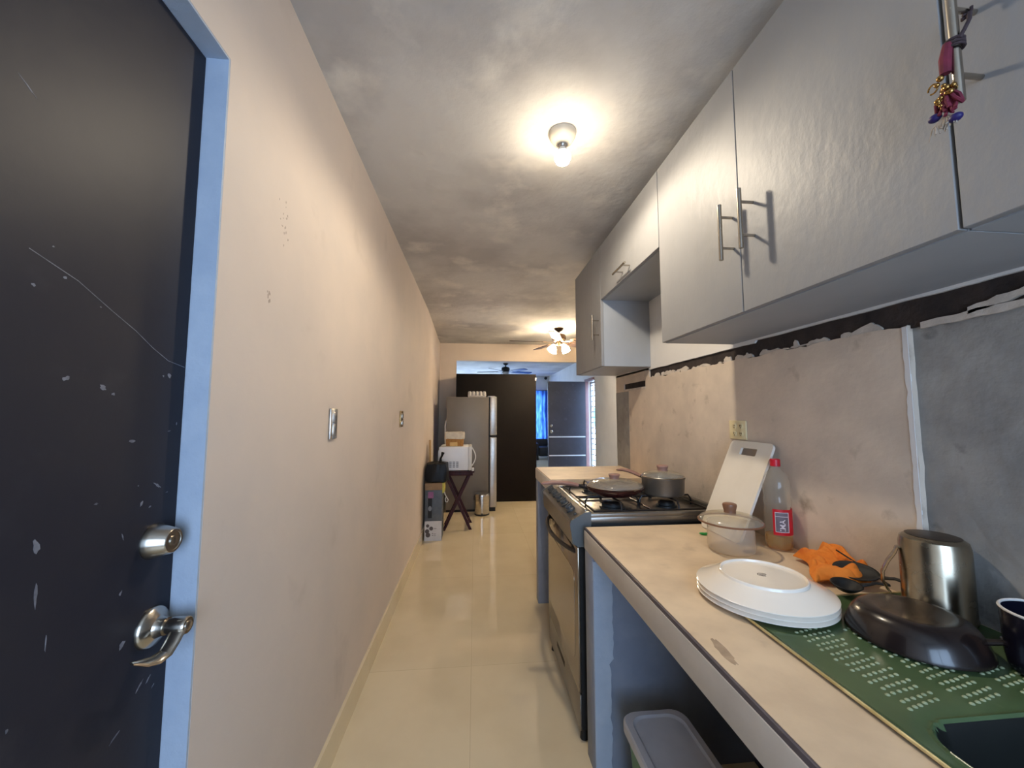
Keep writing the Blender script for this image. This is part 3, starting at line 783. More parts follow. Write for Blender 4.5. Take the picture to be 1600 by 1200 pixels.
for k in range(16):
    y = .532 + rnd.uniform(-.016, .013); z = 1.935 + rnd.uniform(-.008, .01)
    b.tube([(hx - .012, .531, 1.965), (hx - .013 + rnd.uniform(-.005, .005), y, z), (hx - .013 + rnd.uniform(-.008, .008), y + rnd.uniform(-.006, .006), z - .012)], .0026, 6)
b.build('thread_tail', M['charm_red'], hc, L0)
b = MB()
for dy, dz in ((.017, 1.925), (-.010, 1.905)): b.ball((hx - .013, .531 + dy, dz), .0085, (.9, 1.1, .8), 14, 9)
b.build('pompom', M['charm_blue'], hc, L0)
b = MB()
for k in range(18):
    y = .534 + rnd.uniform(-.018, .022)
    b.tube([(hx - .013, .533, 1.922), (hx - .014, y, 1.908), (hx - .014 + rnd.uniform(-.006, .006), y + rnd.uniform(-.004, .01), 1.896 + rnd.uniform(-.005, .006))], .0011, 5)
b.build('fringe', M['fringe'], hc, L0)
b = MB().tube(arc(lambda t: (hx - .012, .548 + .007 * math.cos(2 * PI * t * .85), 1.978 + .008 * math.sin(2 * PI * t * .85)), 16), .0014, 6)
b.build('ring', M['charm_gold'], hc, L0)

# ================================================================== COUNTERS
nc = thing('kitchen_counter', 'long near beige counter with open space below, holding the sink', 'counter', (.83, .5, 0))
L0 = Vector(nc.location)
Y0, Y1 = YB + .002, 1.69
bsx0, bsx1, bsy0, bsy1 = .69, 1.10, -.02, .60    # cut-out for the basin
b = MB()
zt0 = CZ - .085
b.box(CX, bsx0, Y0, Y1, zt0, CZ); b.box(bsx1, WRC - .001, Y0, .925, zt0, CZ)
b.box(bsx1, WR - .001, .925, Y1, zt0, CZ); b.box(bsx0, bsx1, bsy1, Y1, zt0, CZ); b.box(bsx0, bsx1, Y0, bsy0, zt0, CZ)
b.build('worktop', M['counter'], nc, L0)
b = MB()
b.box(CX - .008, CX, Y0, Y1, zt0 - .004, CZ - .012, .002)
b.build('fascia', M['fascia'], nc, L0)
MB().box(CX - .006, CX, Y0, Y1, CZ - .012, CZ - .0005, .001).build('edge_strip', M['edge_dark'], nc, L0)
MB().box(CX + .05, WR - .03, .612, .68, 0, zt0, .003).build('unseen_shade_panel', M['dark_under'], nc, L0)  # unseen panel added to keep window light out of the space below
b = MB().box(CX - .006, WR - .001, 1.585, 1.688, 0, zt0, .003)
b.build('end_panel', M['under'], nc, L0)
r_ = [(CX - .004, 0.0)] + [(.562 + .012 * mnoise.noise(Vector((z * .5, 3, 0))) - .012 * (z < 22) + .004 * mnoise.noise(Vector((z * 2.7, 3, 0))), z * .02) for z in range(0, 42)] + [(CX - .004, .82)]
MB().prism(r_, 1.577, 1.5855, 'y').build('render_layer', M['jamb'], nc, L0)
b = MB().box(WR - .03, WR - .002, Y0, 1.584, 0, zt0)
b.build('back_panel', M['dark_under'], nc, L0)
b = MB()
for cx_, cy_, l, w, a in ((.522, .80, .115, .026, 84),):
    pts = [(cx_ + l * .5 * math.cos(t) * q * math.cos(rad(a)) - w * .5 * math.sin(t) * q * math.sin(rad(a)), cy_ + l * .5 * math.cos(t) * q * math.sin(rad(a)) + w * .5 * math.sin(t) * q * math.cos(rad(a)))
           for t, q in [(2 * PI * k / 24, .8 + .25 * mnoise.noise(Vector((k * .9, 2, 0)))) for k in range(24)]]
    b.prism(pts, CZ, CZ + .0004)
b.build('stain', mat('counter_stain', (160, 138, 116), (182, 158, 132), 30, rough=.6), nc, L0, smooth=False)['label'] = 'greyish stain'

fc = thing('kitchen_counter', 'short far beige counter beyond the stove', 'counter', (.83, 2.77, 0))
L0 = Vector(fc.location)
MB().box(CX, WR - .001, 2.475, 3.06, .93, 1.0).build('worktop', M['counter'], fc, L0)
MB().box(CX - .006, CX, 2.475, 3.06, .915, .995, .002).build('fascia', M['fascia'], fc, L0)
MB().box(CX - .002, WR - .001, 2.97, 3.058, 0, .93, .003).build('end_panel', M['under'], fc, L0)
MB().box(WR - .03, WR - .002, 2.475, 2.97, 0, .93).build('back_panel', M['dark_under'], fc, L0)

# ------------------------------------------------------------------ green sink
sk = thing('enamel_sink', 'green enamel sink with dimpled drainboard set in the near counter', 'sink', (.87, .45, CZ))
L0 = Vector(sk.location)
SX0, SX1, SY0, SY1 = .655, 1.17, -.35, .985
qx0, qx1, qy0, qy1 = .695, 1.075, .03, .592
def sinkz(x, y):
    e = min(x - SX0, SX1 - x, y - SY0, SY1 - y)
    z = CZ + .0035 + .006 * math.exp(-(e / .010) ** 2)
    cx_, cy_ = (qx0 + qx1) / 2, (qy0 + qy1) / 2
    dx = abs(x - cx_) - (qx1 - qx0) / 2 + .06; dy = abs(y - cy_) - (qy1 - qy0) / 2 + .06
    d = math.hypot(max(dx, 0), max(dy, 0)) + min(max(dx, dy), 0) - .06
    if d < 0:
        t = min(1, -d / .05); z -= .17 * t * t * (3 - 2 * t)
    elif d < .03: z -= .004 * (1 - d / .03) ** 2
    return z, d
NU, NV = 140, 340
def sf(u, v):
    x = SX0 + (SX1 - SX0) * u; y = SY0 + (SY1 - SY0) * v
    return Vector((x, y, sinkz(x, y)[0]))
b = MB().grid(sf, NU, NV)
for x0, w, n in ((.722, .085, 6), (.842, .085, 6), (.958, .075, 5)):
    for j in range(15):
        for i in range(n):
            x = x0 + (i + (.5 if j % 2 else 0)) * w / n + .004; y = .615 + j * .0162 + i * .003
            b.lathe([(.0046, 0), (.0036, .0016), (.002, .0024), (0, .0026)], (x + rnd.uniform(-.0012, .0012), y + rnd.uniform(-.001, .001), CZ + .0033), 8, sx=1.0, sy=.85)
db_ = b.build('drainboard', M['green_enamel'], sk, L0, angle=60); db_['label'] = 'dimpled green drainboard'
db_.data.materials.append(M['green_pip']); db_.data.materials.append(M['basin'])
for p in db_.data.polygons:
    q = p.center
    if q.z > .0036 and p.area < 8e-6 and .71 < q.x + L0.x < 1.06 and .60 < q.y + L0.y < .87: p.material_index = 1
    elif q.z < -.005: p.material_index = 2
b = MB().tube([(SX0 - .001, SY0, CZ + .008), (SX0 - .001, SY1, CZ + .008)], .003, 8)
b.tube([(SX0, SY1, CZ + .008), (SX1, SY1, CZ + .008)], .003, 8)
b.build('painted_rim_glint', M['sink_glint'], sk, L0)['label'] = 'pale yellow rim painted as a glint'

# ------------------------------------------------------------------ storage container under the counter
st = thing('storage_container', 'green plastic container with grey-white lid under the near counter', 'container', (.66, 1.24, 0))
L0 = Vector(st.location)
def loft(b, rings):
    n = len(rings[0]); vs = [p for r in rings for p in r]
    fs = [(a * n + j, a * n + (j + 1) % n, (a + 1) * n + (j + 1) % n, (a + 1) * n + j) for a in range(len(rings) - 1) for j in range(n)]
    fs.append(tuple(range(n))[::-1]); fs.append(tuple((len(rings) - 1) * n + j for j in range(n)))
    return b.add(vs, fs)
def rr(dx, z, r=.05): return [(x, y, z) for x, y in rrect(.528 + dx, .765 - dx, 1.075 + dx, 1.435 - dx, r)]
loft(MB(), [rr(.04, .0), rr(.035, .01), rr(.013, .31), rr(.009, .318)]).build('tub', M['green_box'], st, L0)
loft(MB(), [rr(.004, .305), rr(0, .31), rr(0, .338), rr(.005, .345), rr(.025, .346), rr(.031, .3405), rr(.034, .340)]).build('lid', M['box_lid'], st, L0)

# ================================================================== STOVE
sv = thing('gas_stove', 'grey four-burner gas stove between the two counters', 'stove', (.8, 2.08, 0))
L0 = Vector(sv.location)
GY0, GY1 = 1.728, 2.445
MB().box(.50, 1.15, GY0 + .01, GY1 - .01, .04, .93, .003).build('body', M['black_matte'], sv, L0)
# cooktop with raised border
b = MB()
b.box(.50, 1.15, GY0, GY1, .925, .957, .004)
for y0, y1 in ((GY0, GY0 + .022), (GY1 - .022, GY1)): b.box(.515, 1.15, y0, y1, .950, .974, .007, 3)
b.box(1.125, 1.15, GY0, GY1, .95, .985, .005)
b.build('cooktop', M['stove_steel'], sv, L0)
# control panel
pan = [(.520, .978), (.500, .976), (.436, .940), (.431, .928), (.437, .842), (.452, .832), (.50, .832), (.52, .84)]
MB().prism(pan, GY0 + .006, GY1 - .006, 'y').build('control_panel', M['stove_steel'], sv, L0, angle=25)
for y0, y1 in ((GY0 - .002, GY0 + .006), (GY1 - .006, GY1 + .002)):
    pp = [(.524, .980), (.498, .979), (.432, .943), (.427, .928), (.430, .900), (.442, .848), (.462, .828), (.524, .828)]
    MB().prism(pp, y0, y1, 'y').build('panel_end', M['stove_side'], sv, L0, angle=25)
# thin bright strip along the panel top
MB().box(.505, .513, GY0 + .03, GY1 - .10, .9765, .981, .001).build('trim_strip', M['steel'], sv, L0)
nrm = Vector((-.036, 0, .064)).normalized()
KM = Matrix.Rotation(-math.atan2(.036, .064), 4, 'Y')
for k in range(5):
    y = 1.865 + k * .112
    c = Vector((.466, y, .9575))
    b = MB().lathe([(0, 0), (.023, 0), (.0225, .008), (.0185, .012), (.0175, .024), (.015, .026), (0, .026)], c, 28, KM)
    b.box(-.019, .019, -.0045, .0045, .018, .031, .002, 2, Matrix.Translation(c) @ KM @ Matrix.Rotation(rad(20), 4, 'Z'))
    b.build('knob', M['knob'], sv, L0)
b = MB().lathe([(0, 0), (.009, 0), (.008, .006), (0, .006)], Vector((.466, 1.785, .9575)), 18, KM)
b.build('igniter_button', M['knob'], sv, L0)
# oven door
MB().box(.474, .50, GY0 + .014, GY1 - .014, .05, .82).build('door_core', M['black_matte'], sv, L0)
od = MB().box(.462, .474, GY0 + .012, GY1 - .012, .205, .822, .004, 2).build('oven_door', M['oven_glass'], sv, L0)
poly = rrect(GY0 + .07, GY1 - .07, .30, .70, .05)
MB().prism(poly, .4605, .4625, 'x').build('door_window', M['oven_glass'], od, L0)
b = MB().tube(arc(lambda t: (.468 - .060 * math.sin(PI * t) ** .7, GY0 + .05 + (GY1 - GY0 - .1) * t, .792 - .0 * t), 25), .0105, 12)
b.build('door_handle', M['black_metal'], od, L0)
dr = MB().box(.466, .474, GY0 + .012, GY1 - .012, .05, .198, .003, 2).build('drawer', M['stove_steel'], sv, L0)
MB().box(.4645, .468, 2.03, 2.21, .135, .160, .001).build('drawer_slot', M['slot'], dr, L0)
for x in (.49, 1.10):
    for y in (GY0 + .04, GY1 - .04): MB().lathe([(0, 0), (.018, 0), (.014, .045), (0, .045)], (x, y, 0), 14).build('foot', M['black_matte'], sv, L0)
# burners
BP = [(.685, 1.895, .052), (.965, 1.895, .040), (.685, 2.265, .040), (.965, 2.265, .052)]
for x, y, r in BP:
    b = MB().lathe([(0, .957), (r + .012, .957), (r + .010, .964), (r, .966), (r, .978), (0, .978)], (x, y, 0), 28)
    bu = b.build('burner', M['burner'], sv, L0)
    MB().lathe([(0, .978), (r - .006, .978), (r - .006, .984), (r - .012, .988), (0, .988)], (x, y, 0), 28).build('burner_cap', M['black_metal'], bu, L0)
# grates
for gy0, gy1 in ((GY0 + .045, 2.07), (2.09, GY1 - .045)):
    b = MB(); r = .0048; zt = 1.006; x0, x1 = .555, 1.11; ym = (gy0 + gy1) / 2
    for y in (gy0, gy1):
        b.tube([(x0, y, .970), (x1, y, .970)], r, 8)
    for x in (x0, x1): b.tube([(x, gy0, .970), (x, gy1, .970)], r, 8)
    xm = (x0 + x1) / 2
    b.tube([(xm, gy0, .970), (xm, gy1, .970)], r, 8)
    for bx in (.685, .965):
        for sx in (-1, 1):
            xe = x0 if (bx < xm and sx < 0) else x1 if (bx > xm and sx > 0) else xm - sx * .004
            b.tube([(xe, ym, .958), (xe - sx * .001, ym, .988), (xe - sx * .014, ym, zt), (bx + sx * .03, ym, zt)], r, 8)
        for sy, ye in ((-1, gy0), (1, gy1)):
            b.tube([(bx, ye, .958), (bx, ye - sy * .001, .988), (bx, ye - sy * .014, zt), (bx, ym + sy * .03, zt)], r, 8)
    b.build('grate', M['black_metal'], sv, L0)

# ------------------------------------------------------------------ cookware on the stove
def lathe_obj(prof, c, name, m, parent, L0, seg=48, mx=None): return MB().lathe(prof, c, seg, mx).build(name, m, parent, L0)
ZG = 1.0115
fp = thing('frying_pan', 'burgundy frying pan with rose handle on the near front burner', 'frying pan', (.715, 1.945, ZG))
c = L0 = Vector(fp.location)
lathe_obj([(0, 0), (.095, 0), (.105, .003), (.135, .022), (.146, .036), (.148, .040), (.145, .040), (.133, .025), (.102, .006), (0, .005)], c, 'pan_body', M['burgundy'], fp, L0)
hdir = Vector((-1, .10, 0)).normalized()
b = MB().tube([c + hdir * .138 + Vector((0, 0, .030)), c + hdir * .165 + Vector((0, 0, .038)), c + hdir * .19 + Vector((0, 0, .045))], [.010, .012, .013], 10, flat=.7)
b.build('handle_ferrule', M['black_metal'], fp, L0)
b = MB().tube([c + hdir * s + Vector((0, 0, z)) for s, z in ((.185, .044), (.22, .052), (.27, .058), (.32, .058), (.36, .054), (.375, .052))], [.013, .0155, .016, .015, .012, .006], 14, flat=.7)
b.build('handle', M['rosewood'], fp, L0)
def glass_lid(parent, c, r, h, knob, kh, m_knob, rim_m):
    c = Vector(c); L0 = parent.location
    prof = [(r, .004)] + [(r * math.cos(t * PI / 2 * .97), .004 + h * math.sin(t * PI / 2 * .97)) for t in [k / 10 for k in range(1, 11)]] + [(0, .004 + h)]
    l = MB().lathe(prof, c, 48).build('lid', M['lid_glass'], parent, L0)
    MB().lathe([(r - .004, 0), (r + .002, 0), (r + .003, .003), (r + .001, .006), (r - .004, .005), (r - .004, 0)], c, 48).build('lid_rim', rim_m, l, L0)
    z = .003 + h
    kp = [(0, z), (knob * .85, z), (knob * .82, z + kh * .2), (knob * .92, z + kh * .5), (knob, z + kh * .75), (knob * .95, z + kh * .92), (knob * .7, z + kh), (0, z + kh)]
    MB().lathe(kp, c, 28).build('lid_knob', m_knob, l, L0)
    return l
glass_lid(fp, (.715, 1.945, ZG + .041), .140, .034, .029, .026, M['rosewood'], M['steel'])

sp = thing('saucepan', 'grey saucepan with rose handle on the near back burner', 'saucepan', (.965, 1.925, ZG))
c = L0 = Vector(sp.location)
lathe_obj([(0, 0), (.094, 0), (.100, .006), (.104, .078), (.107, .084), (.107, .087), (.101, .086), (.096, .01), (0, .005)], c, 'pot_body', M['pot_grey'], sp, L0)
hdir = Vector((-.50, .86, 0)).normalized()
MB().tube([c + hdir * .100 + Vector((0, 0, .066)), c + hdir * .135 + Vector((0, 0, .074))], [.010, .012], 10, flat=.7).build('handle_ferrule', M['black_metal'], sp, L0)
MB().tube([c + hdir * s + Vector((0, 0, z)) for s, z in ((.13, .073), (.17, .084), (.21, .092), (.25, .094), (.285, .090), (.295, .088))], [.012, .014, .014, .013, .010, .005], 14, flat=.7).build('handle', M['rosewood'], sp, L0)
glass_lid(sp, (.965, 1.925, ZG + .088), .102, .028, .029, .028, M['rosewood'], M['steel'])

# ================================================================== THINGS ON THE NEAR COUNTER
# glass container and lid
gc = thing('glass_container', 'clear cylindrical glass container on the counter behind the plates', 'container', (.935, 1.36, CZ + .0005))
c = L0 = Vector(gc.location)
lathe_obj([(0, 0), (.070, 0), (.077, .006), (.079, .018), (.076, .098), (.078, .101)], c, 'vessel', M['frost'], gc, L0)
glass_lid(gc, (.935, 1.36, CZ + .102), .106, .030, .024, .034, M['brown_knob'], M['brown_knob'])

# plates, upside down
z0 = CZ + .0135
for k, lab in enumerate(('white dinner plate, lowest of the upside-down stack', 'white dinner plate, middle of the upside-down stack', 'white upside-down dinner plate on top of the stack')):
    pl = thing('dinner_plate', lab, 'plate', (.772, 1.0, z0 + k * .0115), rad(20 * k), 'white dinner plates stacked upside down')
    if k == 0:
        c = L0 = Vector(pl.location)
        prof = [(0, .028), (.094, .0275), (.0965, .0275), (.098, .033), (.100, .0335), (.102, .032), (.1035, .0265), (.118, .021), (.138, .0085), (.156, .0025), (.1605, 0), (.1605, -.0015), (.157, -.002), (.138, .003), (.116, .0155), (.098, .0215), (0, .022)]
        lathe_obj(prof, c, 'plate_body', M['plate'], pl, L0, 72)
        p0 = pl
    else:
        for ch_ in p0.children: dup(ch_, pl)
    last = pl
c = Vector(last.location)
b = MB()
for a in range(0, 300, 15):
    t = rad(a); b.ball((.772 + .011 * math.cos(t), 1.0 + .011 * math.sin(t) * .9, c.z + .0281), .0011, seg=6, ring=4)
b.box(.764, .780, .9985, 1.0, c.z + .0279, c.z + .0285); b.box(.766, .778, 1.003, 1.0042, c.z + .0279, c.z + .0285); b.box(.766, .777, .994, .995, c.z + .0279, c.z + .0285)
o = b.build('maker_mark', M['mark'], last, c)
o.rotation_euler = (0, 0, -last.rotation_euler.z)

# green clip
o = MB().tube(arc(lambda t: (.935 + .035 * t - .01, 1.545 - .012 * math.sin(PI * t), CZ + .0055), 11), [.002, .004, .005, .0055, .0055, .0055, .0055, .0055, .005, .004, .002], 8).build('plastic_clip', M['green_plastic'], None, (.94, 1.54, CZ))
tag(o, 'small bright green plastic piece left of the glass container', 'clip')

# cutting board leaning on the wall
cbw, cbl, cbt = .25, .41, .010
cb = thing('cutting_board', 'white plastic cutting board leaning against the wall below the outlet', 'cutting board', (1.0, 1.528, CZ + .002))
th = math.atan2(.165, .372)
cb.rotation_euler = (0, th, 0)
outer = rrect(-cbw / 2, cbw / 2, 0, cbl, .022)
hole = rrect(-.048, .048, cbl - .062, cbl - .030, .006)
bm = bmesh.new()
def loop(poly, x): 
    vs = [bm.verts.new((x, p[0], p[1])) for p in poly]
    return vs, [bm.edges.new((vs[i], vs[(i + 1) % len(vs)])) for i in range(len(vs))]
faces = []
L_ = {}
for x in (-cbt / 2, cbt / 2):
    vo, eo = loop(outer, x); vh, eh = loop(hole, x)
    bmesh.ops.triangle_fill(bm, use_beauty=True, use_dissolve=False, edges=eo + eh)
    L_[x] = (vo, vh)
for q in (0, 1):
    a, b2 = L_[-cbt / 2][q], L_[cbt / 2][q]
    for i in range(len(a)):
        j = (i + 1) % len(a); bm.faces.new((a[i], a[j], b2[j], b2[i]))
b = MB(); b._bm(bm)
b.build('board', M['cut'], cb, angle=40)

# oil bottle
ob = thing('oil_bottle', 'clear cooking oil bottle with red cap and red label by the wall', 'bottle', (1.128, 1.365, CZ + .0005))
c = L0 = Vector(ob.location)
prof = [(0, .004), (.030, .002), (.040, 0), (.0445, .008), (.0455, .03), (.044, .05), (.044, .138), (.042, .150), (.044, .162), (.0455, .175), (.042, .19), (.044, .205), (.045, .232), (.040, .258), (.026, .280), (.016, .291), (.0145, .297), (.0145, .306)]
lathe_obj(prof, c, 'bottle_body', M['pet'], ob, L0, 40)
lathe_obj([(0, .007), (.029, .005), (.0385, .004), (.0428, .010), (.0436, .03), (.0424, .05), (0, .05)], c, 'oil', M['oil'], ob, L0, 40)
lathe_obj([(0, .326), (.0145, .326), (.0165, .324), (.0168, .3), (.0155, .299), (.0148, .3), (0, .318)], c, 'cap', M['red_cap'], ob, L0, 32)
def lab(a0, a1, z0, z1, r):
    def f(u, v):
        a = rad(a0 + (a1 - a0) * u); return Vector((c.x + r * math.cos(a), c.y + r * math.sin(a), c.z + z0 + (z1 - z0) * v))
    return MB().grid(f, 24, 2)
lb = lab(-150, -10, .056, .148, .0449).build('label', M['red_label'], ob, L0)
lab(-141, -84, .067, .138, .0453).build('label_border', M['label_white'], lb, L0)
lab(-139, -88, .069, .136, .0456).build('label_panel', M['label_grey'], lb, L0)
lab(-139, -88, .122, .124, .0458).build('label_line', M['label_white'], lb, L0)
cu = bpy.data.curves.new('lettering', 'FONT'); cu.body = 'IMA'; cu.size = .024; cu.align_x = 'LEFT'; cu.extrude = .0002; cu.offset = .0006
to = bpy.data.objects.new('tmp', cu); COL.objects.link(to)
bpy.context.view_layer.update()
me = bpy.data.meshes.new_from_object(to.evaluated_get(bpy.context.evaluated_depsgraph_get()))
for v in me.vertices:       # lay the lettering, reading upwards, round the bottle
    a = rad(-102) + (-v.co.y) / .046
    zz = c.z + .0715 + v.co.x; rr_ = .0459 + v.co.z
    v.co = Vector((rr_ * math.cos(a), rr_ * math.sin(a), zz - c.z))
bpy.data.objects.remove(to)
me.materials.append(M['label_white'])
lo = bpy.data.objects.new('lettering', me); COL.objects.link(lo); lo.parent = lb

# orange cloth
def clothf(u, v):
    x = 1.085 - .085 * v + (.088 + .07 * v) * u; y = 1.235 - .195 * v
    x += .02 * math.sin(v * 5) * (1 - u)
    y += .02 * math.sin(u * 6 + 1)
    edge = min(u, v, 1 - v)
    n = mnoise.noise(Vector((u * 3.2 + v * 1.3, v * 4.5, 1.7))); n2 = abs(mnoise.noise(Vector((u * 5 - v * 4, v * 3 + u * 2, 6.1))))
    h = .022 + .046 * u ** 1.2 * (1 - .55 * v) + .022 * n * min(1, edge * 6) + .020 * n2 + .012 * math.sin((u * 1.2 + v) * 9) * u
    h *= min(1, .35 + edge * 5)
    return Vector((min(x, WR - .004), y, CZ + .004 + max(0, h)))
b = MB().grid(clothf, 60, 60)
o = b.build('cleaning_cloth', M['orange'], None, (1.09, 1.15, CZ), angle=180)
sm = o.modifiers.new('thickness', 'SOLIDIFY'); sm.thickness = .003; sm.offset = 1
tag(o, 'crumpled orange cleaning cloth between the bottle and the metal pot', 'cloth')

# black spoon and ladle lying behind the pan
def spoon(name, label, c, rz, tilt, rx, ry, depth, hl):
    s_ = thing(name, label, 'utensil', c)
    s_.rotation_euler = (tilt, 0, rz)
    def f(u, v):
        a = 2 * PI * u; r = v
        return Vector((rx * r * math.cos(a), ry * r * math.sin(a), -depth * (1 - r * r)))
    o_ = MB().grid(f, 32, 8, True).build('bowl', M['black_matte'], s_, angle=180)
    m_ = o_.modifiers.new('thickness', 'SOLIDIFY'); m_.thickness = .003
    MB().tube([(rx * .95, 0, 0), (rx + .02, 0, .006), (rx + hl * .5, 0, .010), (rx + hl, 0, .008)], [.007, .005, .005, .006], 8, flat=.6).build('handle', M['black_matte'], s_)
    return s_
spoon('serving_spoon', 'black serving spoon lying in front of the orange cloth', (1.095, 1.045, CZ + .045), rad(-66), rad(28), .055, .034, .012, .06)
spoon('ladle', 'small black ladle between the plates and the dark pan', (1.01, .992, CZ + .034), rad(-20), rad(8), .036, .034, .022, .06)
o = MB().tube([(1.118, 1.125, CZ + .075), (1.125, 1.05, CZ + .052), (1.13, .985, CZ + .03)], .0022, 8).build('skewer', M['black_matte'], None, (1.12, 1.1, CZ))
tag(o, 'thin black skewer resting across the orange cloth', 'skewer')

# dark frying pan upside down
dp = thing('frying_pan', 'dark upside-down frying pan with burnt bottom on the drainboard', 'frying pan', (.962, .795, CZ + .0075))
c = L0 = Vector(dp.location)
lathe_obj([(.113, 0), (.1165, .001), (.1165, .004), (.1135, .012), (.109, .024), (.103, .036), (.096, .046), (.088, .053), (.078, .0572), (.066, .0585), (.062, .0575), (.03, .0575), (0, .0575), (0, .052), (.084, .048), (.106, .012), (.113, 0)], c, 'pan_body', M['pan_bottom'], dp, L0, 64)
hdir = Vector((.62, -.78, 0)).normalized()
b = MB().tube([c + hdir * s + Vector((0, 0, z)) for s, z in ((.100, .03), (.112, .034), (.122, .038), (.130, .040))], [.010, .010, .009, .008], 10, flat=.55)
b.build('handle', M['black_metal'], dp, L0)
b = MB().lathe([(0, 0), (.006, 0), (.0055, .003), (0, .004)], c + hdir * .126 + Vector((0, 0, .045)), 14)
b.build('rivet', M['steel'], dp, L0)

# aluminium pot upside down
ap = thing('metal_pot', 'worn aluminium pot turned upside down against the concrete wall', 'pot', (1.129, .872, CZ + .0075))
c = L0 = Vector(ap.location)
lathe_obj([(.061, 0), (.0645, .001), (.065, .006), (.0635, .010), (.0635, .165), (.060, .180), (.050, .188), (.046, .1885), (0, .186), (0, .182), (.055, .178), (.059, .01), (.060, 0)], c, 'pot_body', M['alu'], ap, L0, 56)
lathe_obj([(0, .1872), (.044, .1888), (.050, .1886), (.047, .1895), (0, .188)], c, 'sooty_bottom', M['alu_dark'], ap, L0, 40)
d = Vector((-.86, .50, 0)).normalized()
d = Vector((-.80, .60, 0))
b = MB().tube([c + d * s + Vector((0, 0, z)) for s, z in ((.060, .152), (.067, .150), (.072, .136), (.086, .112), (.097, .085), (.098, .06), (.090, .042), (.085, .035))], [.012, .012, .012, .012, .012, .012, .011, .010], 12, flat=.28)
b.build('handle', M['alu'], ap, L0)

# dark enamel mug
mg = thing('enamel_mug', 'dark blue enamel mug with white rim at the right edge', 'mug', (1.078, .645, CZ + .0065))
c = L0 = Vector(mg.location)
lathe_obj([(0, 0), (.055, 0), (.062, .006), (.066, .03), (.068, .112), (.065, .112), (.062, .03), (.056, .008), (0, .006)], c, 'mug_body', M['enamel_blue'], mg, L0, 48)
MB().tube(arc(lambda t: c + Vector((.0668 * math.cos(2 * PI * t), .0668 * math.sin(2 * PI * t), .113)), 49)[:-1], .0026, 8, True).build('rim', M['rim_white'], mg, L0)
MB().tube([c + Vector((.064, -.01, .09)), c + Vector((.09, -.03, .092)), c + Vector((.1, -.035, .06)), c + Vector((.085, -.025, .03)), c + Vector((.064, -.01, .028))], .006, 10).build('handle', M['enamel_blue'], mg, L0)

# ================================================================== LAMPS AND FANS
cl = thing('ceiling_lamp', 'bare lit bulb in a white porcelain holder on the kitchen ceiling', 'ceiling lamp', (.388, 1.63, CEIL))
c = L0 = Vector(cl.location)
lathe_obj([(0, 0), (.062, 0), (.063, -.006), (.058, -.022), (.046, -.042), (.030, -.054), (.022, -.058), (0, -.058)], c, 'lampholder', M['porcelain'], cl, L0, 40)
lathe_obj([(0, -.050), (.020, -.050), (.0205, -.060), (.019, -.062), (.0205, -.065), (.019, -.068), (.015, -.072), (0, -.072)], c, 'socket', M['steel'], cl, L0, 28)
lathe_obj([(0, -.070), (.014, -.071), (.022, -.080), (.0325, -.0975), (.0335, -.0995), (0, -.0995)], c, 'light_block_collar', M['white_plastic'], cl, L0, 32)  # added opaque collar, holds the bulb's glow off the ceiling
lathe_obj([(0, -.0997), (.0335, -.0997), (.0365, -.112), (.036, -.124), (.029, -.140), (.016, -.150), (0, -.153)], c, 'bulb', M['bulb'], cl, L0, 32)
# added spot below the bulb: carries its light down and sideways, sparing the ceiling
ll = bpy.data.lights.new('bulb_spot', 'SPOT'); ll.energy = BULB_SPOT_W; ll.color = (1.0, .86, .66); ll.shadow_soft_size = .03
ll.spot_size = rad(179.5); ll.spot_blend = .35
lo_ = bpy.data.objects.new('bulb_spot', ll); COL.objects.link(lo_); lo_.parent = cl; lo_.location = (0, 0, -.19)

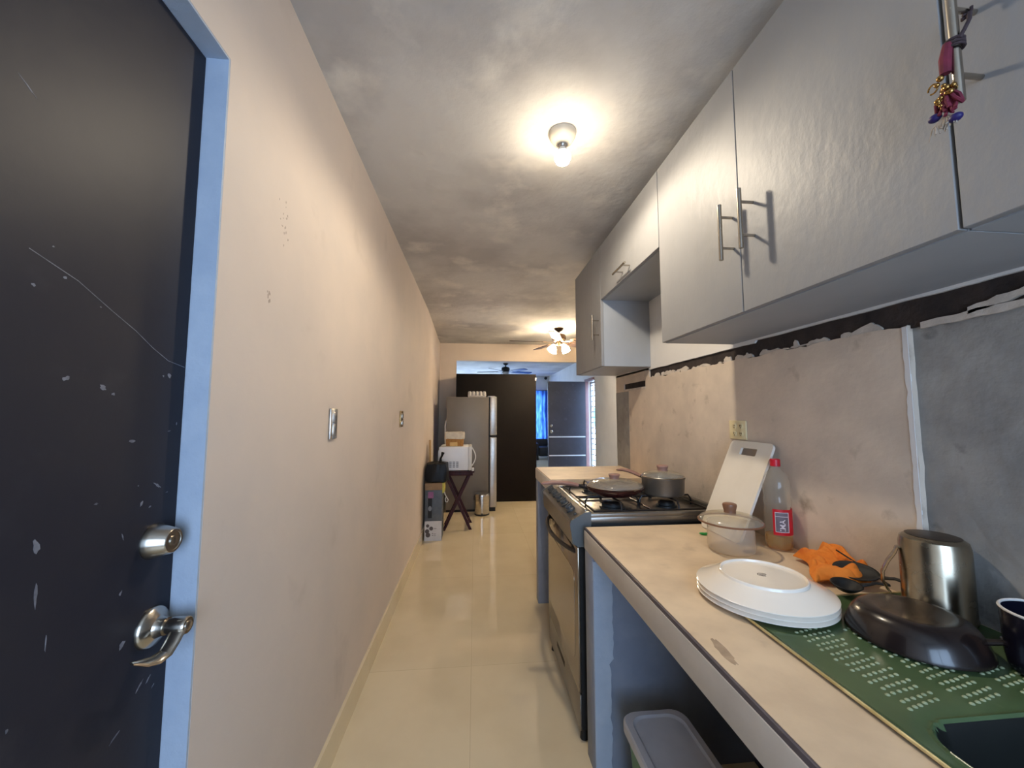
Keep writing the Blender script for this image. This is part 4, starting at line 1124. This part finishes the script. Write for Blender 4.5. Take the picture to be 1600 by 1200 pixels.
def fan(name, label, loc, mats, ang, blade_len, bw, lights):
    f = thing(name, label, 'ceiling fan', loc)
    c = Vector(loc); mb, mbl = mats
    lathe_obj([(0, 0), (.068, 0), (.066, -.015), (.045, -.04), (.02, -.052), (0, -.052)], c, 'canopy', mb, f, c, 32)
    MB().tube([c + Vector((0, 0, -.045)), c + Vector((0, 0, -.09))], .013, 12).build('downrod', mb, f, c)
    lathe_obj([(0, -.085), (.05, -.088), (.09, -.10), (.105, -.125), (.105, -.175), (.085, -.20), (.05, -.215), (0, -.215)], c, 'motor', mb, f, c, 36)
    for k in range(5):
        a = rad(ang + 72 * k)
        R_ = Matrix.Translation(c + Vector((0, 0, -.205))) @ Matrix.Rotation(a, 4, 'Z') @ Matrix.Rotation(rad(-11), 4, 'X')
        poly = [(.20, -bw * .40), (.26, -bw * .5), (blade_len - .05, -bw * .52), (blade_len - .012, -bw * .42), (blade_len, -bw * .2), (blade_len, bw * .2), (blade_len - .012, bw * .42), (blade_len - .05, bw * .52), (.26, bw * .5), (.20, bw * .40)]
        bl = MB().prism(poly, -.004, .004, 'z', R_).build('blade', mbl, f, c, smooth=False)
        MB().prism([(.08, -.014), (.20, -.022), (.245, -.040), (.255, 0), (.245, .040), (.20, .022), (.08, .014)], -.009, -.004, 'z', R_).build('blade_iron', mb, bl, c, smooth=False)
    if lights:
        lathe_obj([(0, -.21), (.045, -.21), (.052, -.225), (.045, -.255), (.02, -.27), (0, -.272)], c, 'light_kit', mb, f, c, 28)
        for k in range(4):
            a = rad(28 + 90 * k)
            d = Vector((math.cos(a), math.sin(a), 0))
            MB().tube([c + d * .04 + Vector((0, 0, -.24)), c + d * .075 + Vector((0, 0, -.242)), c + d * .098 + Vector((0, 0, -.262))], .008, 8).build('lamp_arm', mb, f, c)
            Q = Matrix.Rotation(a, 4, 'Z') @ Matrix.Rotation(rad(-32), 4, 'Y')
            p = c + d * .098 + Vector((0, 0, -.262))
            sh = MB().lathe([(.018, 0), (.026, -.012), (.038, -.035), (.046, -.065), (.060, -.095), (.058, -.096), (.044, -.066), (.035, -.035), (.022, -.012), (.018, 0)], p, 28, Q).build('lamp_shade', M['shade'], f, c)
            MB().lathe([(0, -.01), (.012, -.015), (.022, -.04), (.018, -.06), (0, -.068)], p, 16, Q).build('bulb', M['fan_bulb'], sh, c)
    else:
        lathe_obj([(0, -.215), (.085, -.215), (.092, -.23), (.08, -.27), (.045, -.295), (0, -.302)], c, 'light_bowl', M['fan_bowl'], f, c, 32)
    return f
fan('ceiling_fan', 'lit bronze five-blade ceiling fan with glass shades beyond the cabinets', (1.24, 5.57, CEIL), (M['fan_bronze'], M['fan_blade']), 180, .74, .145, True)
fan('ceiling_fan', 'unlit black ceiling fan in the far blue-lit room', (.767, 9.65, CEIL), (M['fan_black'], M['fan_black']), 20, .74, .14, False)
o = MB().lathe([(0, 0), (.05, 0), (.05, .02), (.03, .04), (0, .045)], (2.38, YF - .0, 2.63), 20, Matrix.Rotation(rad(90), 4, 'X')).build('wall_sensor', M['black_matte'], None, (2.38, YF, 2.63))
tag(o, 'small dark round sensor high on the far white wall', 'sensor')
